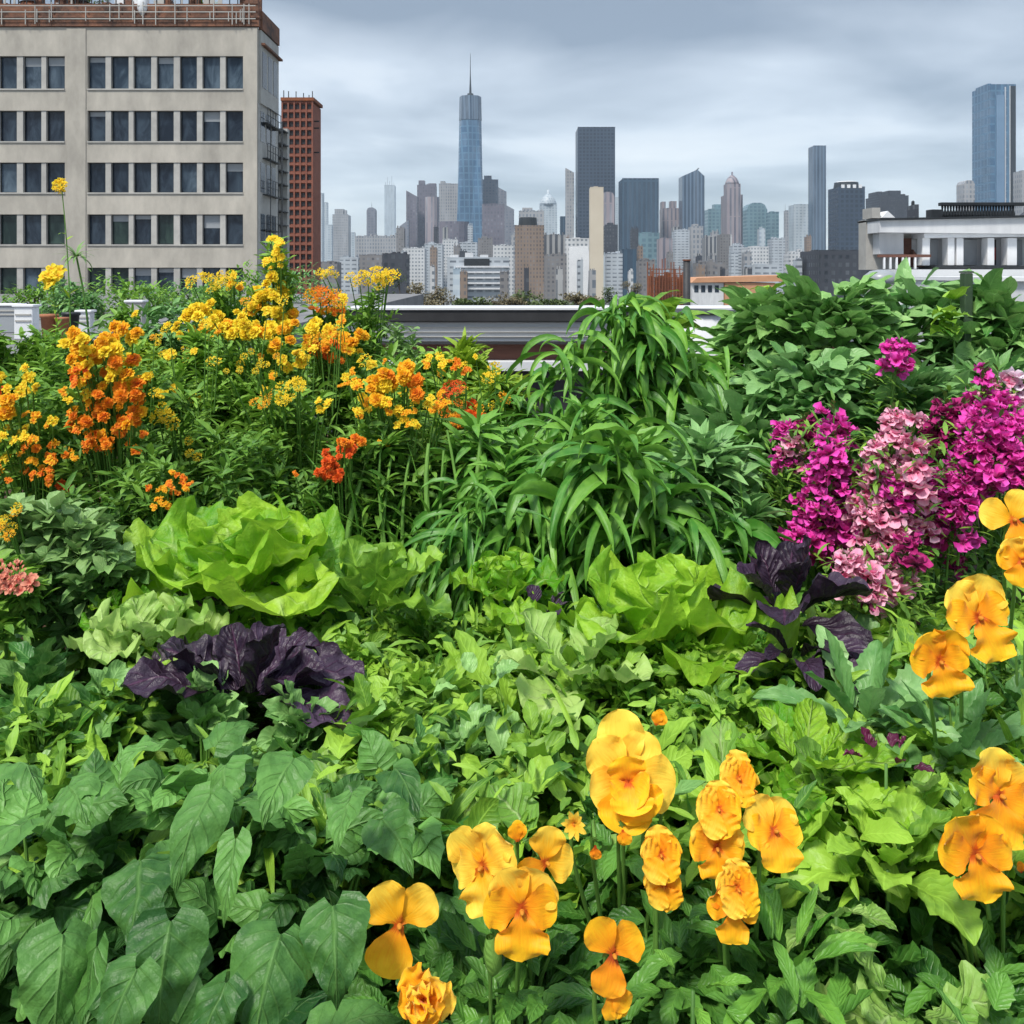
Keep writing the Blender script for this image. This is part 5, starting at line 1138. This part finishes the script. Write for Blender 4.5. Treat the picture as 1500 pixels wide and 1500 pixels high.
for nm,lab,px,py,wp,n,mt,pf,asp,se,ti in gr:
    Y=gy(py,.27); x=wx(px,Y); w=wp/2*Y/F; t=plant(nm,lab,'plant' if nm!='herb_plant' else 'herb',x,Y); mb=MB()
    fine=nm=='herb_plant' and n>40
    if fine:
        N=n*7; a=U(0,6.28,N); rr=np.sqrt(U(0,1,N))
        p=np.stack([x+rr*w*np.cos(a),Y+rr*w*np.sin(a),ZS+.08+.12*(1-rr**2)+U(-.03,.03,N)],-1)
        leaves(mb,p,U(0,6.28,N),U(0,1.1,N),.045*U(.6,1.3,N),.018*U(.6,1.3,N),U(.1,1.3,N),pf,nu=5,nv=7,tint=U(*ti,N),serr=.3,ns=4,ruf=.18,crumple=.08,roll=U(-.6,.6,N),cup=.3)
    else:
        N=int(n*3.2); a=U(0,6.28,N); rr=U(0,1,N); Ls=w*(.55+.35*rr)*U(.7,1.2,N)
        p=np.stack([x+.45*w*rr*np.cos(a),Y+.45*w*rr*np.sin(a),ZS+.05+.12*(1-rr)+U(-.02,.04,N)],-1)
        leaves(mb,p,a+U(-1.2,1.2,N),.85*(1-rr)+.1+U(-.4,.5,N),Ls,Ls*asp*U(.8,1.2,N),U(.2,1.2,N),pf,nu=7,nv=13,tint=U(*ti,N),serr=se,ns=5,ruf=.10,crumple=.06,jag=.08,lob=(.3 if se>=.2 else 0),nl=3.5,roll=U(-.8,.8,N),twist=U(-.6,.6,N),fold=.2,cup=.2)
        for q in range(0,N,3): tube(mb,curve((x,Y,ZS),p[q],(0,0,.0),4),[.003,.0015],5,m=1)
    mb.build('foliage',[M[mt],M['stem']],t)

# ------------------------------------------------------------------ heart-leaved mounds bottom left
def heartmound(label,px,Y,r,h,n,L,tint=(0,1),zc=None):
    x=wx(px,Y); t=plant('heart_leaf_plant',label,'plant',x,Y); c=(x,Y,ZS+.02 if zc is None else zc)
    mb=MB(); dome_foliage(mb,c,(r,r*.8,h),n,L,L*.78,'heart',tint,droop=(.4,1.5),el=(-.7,.6),inner=.35,spread_az=1.2,rl=.95,nu=7,nv=12,lobe=.16,cup=-.12,fold=-.12,ruf=.09,rfreq=2.2,crumple=.05,stems=20,serr=.08,jag=.05)
    mb.build('foliage',[M['heart'],M['stem']],t); return t
def hleaf(t,px,py,Y,Lpx,Wpx,az,el,droop,tint=.5,roll=0,mat='heart',prof='heart'):
    mb=MB(); p=at(px,py,Y); leaves(mb,[tuple(p)],R(az+random.uniform(-25,25)),R(el+random.uniform(-15,15)),Lpx*Y/F*.98,Wpx*Y/F*.86,R(droop+random.uniform(-15,20)),prof,nu=11,nv=20,lobe=.16,cup=random.uniform(-.3,.15),fold=random.uniform(-.25,.15),ruf=.08,rfreq=2.5,crumple=.05,tint=tint*.85+random.uniform(-.25,.2),roll=R(roll+random.uniform(-30,30)),serr=.04,ns=12,twist=random.uniform(-.5,.5),jag=.03)
    t_=M[mat]; o=mb.build('leaf',t_,t)
    return o
hm=[heartmound('heart-leaved mound at the left edge of the bottom row',60,.95,.17,.22,150,.06,(.0,1.2)),
 heartmound('broad heart-leaved mound under the pale salad plant, left of centre',270,1.0,.19,.24,190,.06,(.0,1.2)),
 heartmound('heart-leaved mound left of the single two-petalled pansy',470,.98,.16,.22,150,.058,(0,1.1)),
 heartmound('dark large-leaved mound in the bottom left corner',60,.76,.16,.15,46,.082,(-.2,.5)),
 heartmound('dark large-leaved mound at the bottom, left of the lowest double pansy',330,.78,.15,.15,40,.082,(-.2,.45)),
 heartmound('small-leaved green mound between the heart-leaved plants and pansies',560,1.05,.13,.18,80,.055,(.1,1))]
for m_,a in ((1,(308,1165,.80,130,95,-92,-10,70,.75)),(1,(205,1260,.79,130,125,-85,-15,70,.5)),(2,(515,1160,.80,95,78,-95,-10,75,.6)), (4,(410,1370,.70,150,140,-95,-30,50,.45)),(4,(250,1350,.70,150,130,-75,-35,45,.4)),(3,(90,1370,.70,150,130,-95,-40,45,.4)),(3,(140,1390,.69,150,90,-110,-50,35,.5)), (1,(150,1150,.86,100,80,-130,0,60,.8)),(1,(330,1120,.88,90,90,-60,10,70,.7)),(2,(430,1110,.88,110,90,-100,5,60,.6)),(1,(255,1090,.92,90,80,-150,20,60,1.0)),(0,(100,1150,.85,90,90,-70,5,70,.9)),(0,(40,1200,.80,120,90,-120,0,60,.7)),
 (0,(20,1120,.88,110,80,-60,10,60,.8)),(1,(345,1230,.77,110,60,-80,-30,40,.9)),(2,(575,1130,.92,100,70,-80,5,70,.6)),(2,(560,1200,.84,110,90,-70,0,60,.4)), (4,(490,1330,.72,130,120,-75,-25,60,.3)),(3,(200,1420,.66,120,100,-90,-40,40,.3)),(4,(330,1440,.66,110,90,-90,-35,40,.15))): hleaf(hm[m_],*a)

# ------------------------------------------------------------------ pansies: plant > flower > petal
def petal(fl,az,el,L,W,droop,mat,tint,z=0,ruf=.08,rf=2,roll=0,prof='petal',name='petal',nu=13,nv=21,serr=.0,off=.0):
    ruf=ruf*random.uniform(.8,1.5); L*=random.uniform(.92,1.1); W*=random.uniform(.9,1.12); az+=random.uniform(-7,7); droop+=random.uniform(-12,16)
    mb=MB(); leaves(mb,[(off*math.cos(R(az)),off*math.sin(R(az)),z)],R(az),R(el),L,W,R(droop),prof,nu=nu,nv=nv,ruf=ruf,rfreq=rf,cup=.12,crumple=.012,jag=.03+serr*.6,ruf2=ruf*.25,tint=tint,roll=R(roll),serr=serr,ns=10)
    me=mb.mesh(name,M[mat]); o=bpy.data.objects.new(name,me); COL.objects.link(o); o.parent=fl; return o
def flower(t,px,py,Y,wpx,face=(0,-1,.35),spin=0,kind='pansy',cols=('p_orange','p_yellow'),tint=.5,spread=1,stemto=None):
    """flower in its own frame: petals in XY, +Y up, looking along +Z"""
    s=wpx/2*Y/F*.93
    fl=bpy.data.objects.new('flower',None); COL.objects.link(fl); fl.empty_display_size=.02; fl.parent=t; fl.matrix_parent_inverse=Matrix.Translation(-Vector(t.location))
    p=at(px,py,Y); fl.location=p
    zx=Vector(face).normalized(); xx=Vector((0,0,1)).cross(zx).normalized(); yx=zx.cross(xx)
    fl.rotation_euler=(Matrix((xx,yx,zx)).transposed()@Matrix.Rotation(R(spin),3,'Z')).to_euler()
    a,b=cols; rt=lambda:tint+random.uniform(-.2,.2)
    if kind=='pansy':
        petal(fl,58,6,s*1.15,s*1.25,-12,b,rt(),-.004); petal(fl,122,8,s*1.15,s*1.25,-12,b,rt(),-.002)
        petal(fl,8,10,s*1.02,s*1.05,18,a,rt(),.0); petal(fl,172,10,s*1.02,s*1.05,18,a,rt(),.001)
        petal(fl,270,14,s*1.12,s*1.45,26,a,rt(),.003,ruf=.1)
    elif kind=='two':    # wide upper petals and one lower one
        petal(fl,42,8,s*1.05,s*1.15,10,b,rt(),-.003,ruf=.05); petal(fl,140,8,s*1.12,s*1.2,10,b,rt(),0,ruf=.05)
        petal(fl,262,12,s*1.2,s*1.25,22,a,rt(),.003,ruf=.04)
    elif kind=='round':  # fuzzy full face
        for k,(az,l) in enumerate(((90,1.15),(35,1),(150,1),(0,.95),(180,.95),(300,1.1),(240,1.1))): petal(fl,az,8+2*k,s*l,s*1.2,14,a if k%2 else b,rt(),.0012*k,ruf=.07,rf=4,serr=.06)
    elif kind=='double':
        for k in range(13): petal(fl,k*137.5,8+5.2*k,s*(1.1-.045*k),s*(1.05-.03*k),15-k*3,a if k%3 else b,rt(),.0012*k,ruf=.16,rf=3,serr=.05)
    elif kind=='big':
        for k,(az,l,w_,e) in enumerate(((95,1.5,1.25,5),(60,1.1,1.1,8),(135,1.2,1.1,8),(-10,1.1,1.2,14),(185,1.0,1.2,16),(255,1.15,1.3,20),(300,1.0,1.1,24),(100,.72,.9,35),(215,.6,.8,45),(330,.6,.8,45),(270,.7,1.0,38))): petal(fl,az,e,s*l,s*w_,12,b if k<5 else a,rt()+(.25 if k<4 else 0),.002*k,ruf=.07,rf=2.2)
    elif kind=='bud':
        for k,(az,l) in enumerate(((90,1.3),(75,1.1),(110,1.1))): petal(fl,az,20,s*l,s*.9,10,a,rt(),.001*k,ruf=.05)
    elif kind=='star':
        for k in range(10): petal(fl,k*36+random.uniform(-9,9),15+random.uniform(0,40),s*1.05,s*.42,20,b if k%2 else a,rt(),.001*k,ruf=.12,prof='oval',nu=5,nv=7)
    if kind not in('bud',):
        c=SB(); c.lathe(0,0,[(s*.02,.003),(s*.075,.006),(s*.05,.010),(s*.01,.011)],10); me=bpy.data.meshes.new('centre'); me.from_pydata(c.v,[],c.f); me.materials.append(M['core']); me.shade_smooth()
        o=bpy.data.objects.new('centre',me); COL.objects.link(o); o.parent=fl
    mb=MB(); n=5; leaves(mb,np.zeros((n,3))-[0,0,.007],np.arange(n)*2*PI/n+.3,-.25,s*.42,s*.16,-.2,'lance',nu=3,nv=5)
    me=mb.mesh('sepals',M['stem']); o=bpy.data.objects.new('sepals',me); COL.objects.link(o); o.parent=fl
    # stem from the flower's back down to the plant
    q=Vector(p)-zx*.008; st=Vector(t.location) if stemto is None else Vector(stemto)
    end=Vector((p.x*.6+st.x*.4,max(p.y+.03,p.y*.4+st.y*.6),max(ZS,p.z-.16)))
    mb=MB(); c=[q,q-zx*.015+Vector((0,0,.004)),q-zx*.024-Vector((0,0,.02))]+[Vector(v) for v in curve(q-zx*.026-Vector((0,0,.04)),end,(0,0,0),5)]
    tube(mb,c,[.0020,.0026],6,t=.7); me=mb.mesh('flower_stem',M['stem']); o=link('flower_stem',me,t)
    return fl
def pansyplant(label,px,py,Y,wpx,n,flowers,zc=.0,mat='pansyleaf',zoff=0,L=.045):
    x=wx(px,Y); t=plant('pansy_plant',label,'pansy plant',x,Y); w=wpx/2*Y/F
    mb=MB(); c=(x,Y,ZS+.01); hh=max(.06,wz(py,Y)-ZS)
    # leafy stems
    n_=n; a=U(0,6.28,n_); rr=np.sqrt(U(0.02,1,n_)); q=U(.15,1,n_)
    p=np.stack([x+rr*w*np.cos(a),Y+rr*w*.6*np.sin(a),ZS+hh*q*(1-.45*rr**2)],-1)
    leaves(mb,p,a+U(-1.2,1.2,n_),U(-.1,1.0,n_),L*U(.6,1.3,n_),L*.42*U(.7,1.2,n_),U(.2,1.3,n_),'oval',nu=5,nv=11,tint=U(0,1,n_)*.8+.2*q,serr=.28,ns=4,ruf=.05,fold=.25,roll=U(-.6,.6,n_),crumple=.03)
    for k in range(0,n_,5): tube(mb,curve((x+.3*(p[k][0]-x),Y,ZS),p[k],(0,0,.02),5),[.003,.0015],5,m=1)
    mb.build('foliage',[M[mat],M['stem']],t)
    for f in flowers: flower(t,*f[:4],**f[4])
    return t
D=dict
pansyplant('pansy plant with one wide three-petalled orange bloom, leftmost of the pansies',600,1400,.84,170,90,[(585,1352,.76,122,D(kind='two',face=(.15,-1,.25),spin=-8,tint=.35))])
pansyplant('pansy plant with one small ruffled double orange bloom at the bottom edge',640,1480,.76,150,70,[(626,1455,.69,92,D(kind='double',face=(-.2,-1,.3),tint=.3))])
pansyplant('pansy plant with four overlapping yellow-orange blooms facing the camera',745,1330,.88,230,130,[(708,1268,.80,112,D(kind='pansy',face=(-.4,-1,.2),spin=20,tint=.75,cols=('p_yellow','p_yellow'))),(798,1262,.82,95,D(kind='two',face=(.4,-1,.3),spin=-60,tint=.45)),(758,1232,.82,50,D(kind='bud',tint=.3)),(764,1330,.765,116,D(kind='pansy',face=(0.05,-1,.15),spin=-4,tint=.5))])
pansyplant('pansy plant with the largest pale yellow double bloom',915,1190,.98,190,110,[(918,1140,.90,128,D(kind='big',face=(0,-1,.3),spin=6,tint=.75,cols=('p_orange','p_yellow'))),(960,1062,.93,40,D(kind='bud',tint=.2,spin=-25)),(840,1205,.87,42,D(kind='star',tint=.7,cols=('p_yellow','p_yellow'))),(872,1238,.86,34,D(kind='bud',face=(0,-1,-.2),spin=180,tint=.1,cols=('p_deep','p_deep'))),(912,1215,.86,36,D(kind='bud',face=(0,-1,0),spin=190,tint=.2,cols=('p_orange','p_deep'))),(975,1182,.90,24,D(kind='bud',tint=.1,cols=('p_deep','p_deep')))])
pansyplant('pansy plant with one fuzzy deep orange bloom in the middle of the pansy bed',960,1330,.90,160,90,[(967,1250,.83,66,D(kind='round',face=(0,-1,.3),tint=.3)),(970,1292,.825,62,D(kind='round',face=(0,-1,.1),tint=.2))])
pansyplant('pansy plant with a column of ruffled orange blooms and a side bloom',1080,1290,.92,190,120,[(1052,1185,.84,72,D(kind='round',face=(-.1,-1,.4),tint=.4)),(1050,1240,.83,84,D(kind='pansy',face=(-.1,-1,.2),tint=.35)),(1078,1140,.87,66,D(kind='round',face=(.2,-1,.4),tint=.3,spin=-20)),(1100,1155,.87,42,D(kind='two',face=(.4,-1,.2),tint=.2)),(1133,1218,.85,96,D(kind='pansy',face=(.2,-1,.6),tint=.55,cols=('p_orange','p_yellow'))),(1078,1300,.815,70,D(kind='round',face=(.1,-1,.3),tint=.5)),(1073,1332,.81,76,D(kind='pansy',face=(0,-1,.2),tint=.3,cols=('p_orange','p_deep')))])
pansyplant('pansy plant with a split orange bloom of two separate petals, lowest of the pansies',895,1460,.80,170,90,[(898,1395,.735,100,D(kind='two',face=(.1,-1,.25),spin=-12,tint=.3,cols=('p_deep','p_orange'))),(893,1447,.73,78,D(kind='bud',face=(.3,-1,.1),spin=200,tint=.4))])
pansyplant('pansy plant with one open and one rounded orange bloom beside the faded snapdragons',1410,1010,1.18,150,90,[(1432,905,1.06,110,D(kind='pansy',face=(.1,-1,.3),spin=12,tint=.4)),(1376,968,1.03,92,D(kind='pansy',face=(-.1,-1,.1),spin=5,tint=.35,cols=('p_orange','p_orange')))])
pansyplant('pansy plant at the right edge with two golden blooms above the others',1500,900,1.25,150,80,[(1484,762,1.1,92,D(kind='two',face=(-.2,-1,.3),spin=25,tint=.4)),(1496,822,1.08,70,D(kind='pansy',face=(-.3,-1,.2),tint=.3))])
pansyplant('pansy plant at the right edge with a ragged bloom behind a wide-open orange one',1460,1300,.98,190,100,[(1462,1165,.90,120,D(kind='pansy',face=(.2,-1,.3),spin=-30,tint=.35)),(1428,1250,.86,118,D(kind='pansy',face=(0,-1,.15),spin=-2,tint=.35,cols=('p_orange','p_orange'))),(1495,1278,.9,26,D(kind='bud',tint=.1,cols=('p_deep','p_deep')))])
for lab,px,py,Y,w_,n,mt in (('leafy pansy plant without blooms between the two lowest blooms',765,1430,.80,200,120,'pansyleaf'),('leafy plant without blooms at the bottom below the star-leaved whorl',1180,1460,.78,220,120,'pansyleaf'),('dark leafy plant without blooms below the right-edge pansies',1430,1400,.86,230,130,'pansyleaf'),('dark leafy plant at the bottom right corner',1470,1470,.76,160,80,'pansyleaf'),('leafy plant without blooms between the ruffled pansies and the pale mustard',1190,1270,.95,150,90,'pansyleaf'),('leafy plant without blooms in the dark gap under the four-bloom group',690,1400,.86,160,90,'pansyleaf'),('leafy plant without blooms left of the split orange bloom',1010,1370,.86,150,80,'pansyleaf')):
    pansyplant(lab,px,py,Y,w_,n,[],mat=mt)
# two pale buds on curved stems
t=plant('bud_stem','pale green seed pod on a short stem below the four-bloom pansies','seed pod',wx(715,.8),.82); mb=MB(); p=at(718,1372,.76)
tube(mb,[p,p+Vector((.002,0,-.012)),p+Vector((.003,0,-.026)),p+Vector((.002,0,-.034))],[.004,.008,.007,.001],8,t=.9); mb.build('pod',M['stem'],t); mb=MB(); tube(mb,curve((p.x,p.y+.05,ZS),p,(0,0,0),6),.0018,5); mb.build('stem',M['stem'],t)

# ------------------------------------------------------------------ uncountable undergrowth
def undergrowth(n,x0,x1,y0,y1,zf,L,W,mat,tint,nm,prof='oval',**k):
    mb=MB(); x=U(x0,x1,n); y=U(y0,y1,n); keep=(np.abs(x)<y*.75+.25)&~((np.abs(x+.72)<.11)&(np.abs(y-1.42)<.14)); keep&=~((nm=='top')&((((x+.39)/.16)**2+((y-1.24)/.15)**2<1)|((x-.45)**2+(y-1.38)**2<.012))); x=x[keep]; y=y[keep]; m_=len(x)
    p=np.stack([x,y,zf(x,y)+U(-.05,.03,m_)],-1)
    leaves(mb,p,U(0,6.28,m_),U(-.1,1.2,m_),L*U(.6,1.4,m_),W*U(.6,1.4,m_),U(.2,1.3,m_),prof,nu=5,nv=9,tint=U(*tint,m_),roll=U(-.9,.9,m_),twist=U(-.7,.7,m_),fold=.2,ruf=.10,crumple=.07,**k)
    o=mb.build('undergrowth',M[mat],None); o['kind']='stuff'; return o
undergrowth(2600,-1.3,1.4,.62,1.25,lambda x,y:.15-.2*((x<0.0)&(y<.9)),.05,.028,'pansyleaf',(0,.7),'low',serr=.2)
undergrowth(5200,-1.6,1.7,1.0,1.75,lambda x,y:.18+.03*np.sin(x*9)*np.cos(y*11),.055,.026,'salad',(0,.9),'low',serr=.3,ns=4)
undergrowth(90,-.9,.8,1.02,1.5,lambda x,y:.25+0*x,.085,.055,'lettuce_pale',(-.2,.6),'top',jag=.06)
undergrowth(2600,-.8,1.0,1.0,1.65,lambda x,y:.265+.02*np.sin(x*21)*np.cos(y*19),.034,.009,'salad',(-.1,1.2),'top','lance')
undergrowth(1500,-.8,1.0,1.0,1.65,lambda x,y:.265+.02*np.sin(x*15+1)*np.cos(y*23),.04,.012,'fine',(.2,1.2),'top','lance')
undergrowth(220,-1.0,.9,.95,1.5,lambda x,y:.25+0*x,.075,.042,'salad',(.3,1.2),'top',jag=.08,lob=.2)
zt_=lambda x,y:.235+.03*np.sin(x*13)*np.cos(y*17)
undergrowth(1500,-.75,.95,.98,1.62,zt_,.075,.036,'salad',(-.1,1.15),'top',lob=.45,nl=3.5,jag=.12)
undergrowth(1500,-.75,.95,.98,1.62,zt_,.045,.018,'salad',(-.1,1.2),'top',serr=.35,ns=3,jag=.1)
undergrowth(500,-.75,.95,.98,1.62,zt_,.085,.012,'salad',(.1,1.0),'top','lance')
undergrowth(500,-.75,.95,1.0,1.62,zt_,.06,.04,'salad_blue',(.2,1.2),'top',jag=.1)
undergrowth(900,-1.2,-.5,.98,1.5,lambda x,y:.22+0*x,.06,.03,'salad_blue',(.1,1),'top',serr=.2,ns=4,jag=.1)
undergrowth(3800,-2.3,2.4,1.7,2.6,lambda x,y:.17+.05*(y-1.7),.07,.02,'fine',(0,.4),'low')
SKX,SKY_=0.4,7.7
# ================================================================== AIR, SKY, SUN, CAMERA
hz=SB().box(-5950,5950,-5950,5950,GZ-1,700).build('haze',M['white']); 
m,nt,out=newmat('haze_air'); v=nt.nodes.new('ShaderNodeVolumePrincipled'); v.inputs['Color'].default_value=(.70,.84,.98,1)
v.inputs['Density'].default_value=.00008; v.inputs['Anisotropy'].default_value=.1; nt.links.new(v.outputs[0],out.inputs['Volume'])
hz.data.materials.clear(); hz.data.materials.append(m); hz['kind']='stuff'

SUN_EL,SUN_AZ=R(58),R(215)    # azimuth measured clockwise from +Y: behind the camera, to its left
W=bpy.data.worlds.new('World'); S.world=W; W.use_nodes=True; nt=W.node_tree; nt.nodes.clear(); g=NT(nt)
out=g.n('ShaderNodeOutputWorld')
sky=g.n('ShaderNodeTexSky'); sky.sky_type='NISHITA'; sky.sun_disc=False; sky.sun_elevation=SUN_EL; sky.sun_rotation=SUN_AZ
b1=g.n('ShaderNodeBackground'); g.l(sky.outputs[0],b1.inputs[0]); b1.inputs[1].default_value=.03
tc=g.n('ShaderNodeTexCoord'); sp=g.n('ShaderNodeSeparateXYZ'); g.l(tc.outputs['Generated'],sp.inputs[0])
z=g.math('MAXIMUM',sp.outputs[2],0)
zz=g.math('ADD',z,.16)
cb=g.n('ShaderNodeCombineXYZ'); g.l(g.math('DIVIDE',sp.outputs[0],zz),cb.inputs[0]); g.l(g.math('DIVIDE',sp.outputs[1],zz),cb.inputs[1])
mp=g.n('ShaderNodeMapping'); mp.inputs['Location'].default_value=(SKX,SKY_,0); mp.inputs['Scale'].default_value=(.75,1.0,1); g.l(cb.outputs[0],mp.inputs[0])
n1=g.noise(mp.outputs[0],1.05,5,.5,.35); n2=g.noise(mp.outputs[0],.35,2,.5,.3); n3=g.noise(mp.outputs[0],2.6,4,.5,.3)
f=g.math('ADD',g.math('MULTIPLY',n1,.6),g.math('ADD',g.math('MULTIPLY',n2,.3),g.math('MULTIPLY',n3,.10)))
# denser, darker cloud bases in the upper part of the view
f=g.math('SUBTRACT',f,g.math('MULTIPLY',g.ramp(z,(.22,.30)),.15))
c=g.mix(g.ramp(f,(.38,.54)),(.21,.25,.30),(.59,.645,.70))
c=g.mix(g.ramp(f,(.52,.66,0,.9)),c,(.86,.88,.88))
c=g.mix(g.ramp(z,(.0,.14,.6,0)),c,(.58,.67,.73))        # clearer pale air low down
b2=g.n('ShaderNodeBackground'); g.l(c,b2.inputs[0])
g.l(g.math('ADD',.80,g.math('MULTIPLY',g.ramp(z,(.34,.75)),1.3)),b2.inputs[1])   # overcast: brighter overhead
ad=g.n('ShaderNodeAddShader'); g.l(b1.outputs[0],ad.inputs[0]); g.l(b2.outputs[0],ad.inputs[1]); g.l(ad.outputs[0],out.inputs[0])

sd=bpy.data.lights.new('sun','SUN'); sd.energy=3.3; sd.angle=R(10); sd.color=(1,.95,.87)
so=bpy.data.objects.new('sun',sd); COL.objects.link(so)
d=Vector((math.sin(SUN_AZ)*math.cos(SUN_EL),math.cos(SUN_AZ)*math.cos(SUN_EL),math.sin(SUN_EL)))
so.rotation_euler=d.to_track_quat('Z','Y').to_euler()

cd=bpy.data.cameras.new('camera'); co=bpy.data.objects.new('camera',cd); COL.objects.link(co); S.camera=co
co.location=(0,0,H); co.rotation_euler=(R(90),0,0); cd.sensor_width=36; cd.lens=36*F/1500; cd.shift_y=-350/1500; cd.clip_start=.02; cd.clip_end=20000
S.view_settings.view_transform='Standard'; S.view_settings.look='None'; S.view_settings.exposure=0.47; S.view_settings.gamma=1
S.render.resolution_x=1024; S.render.resolution_y=1024
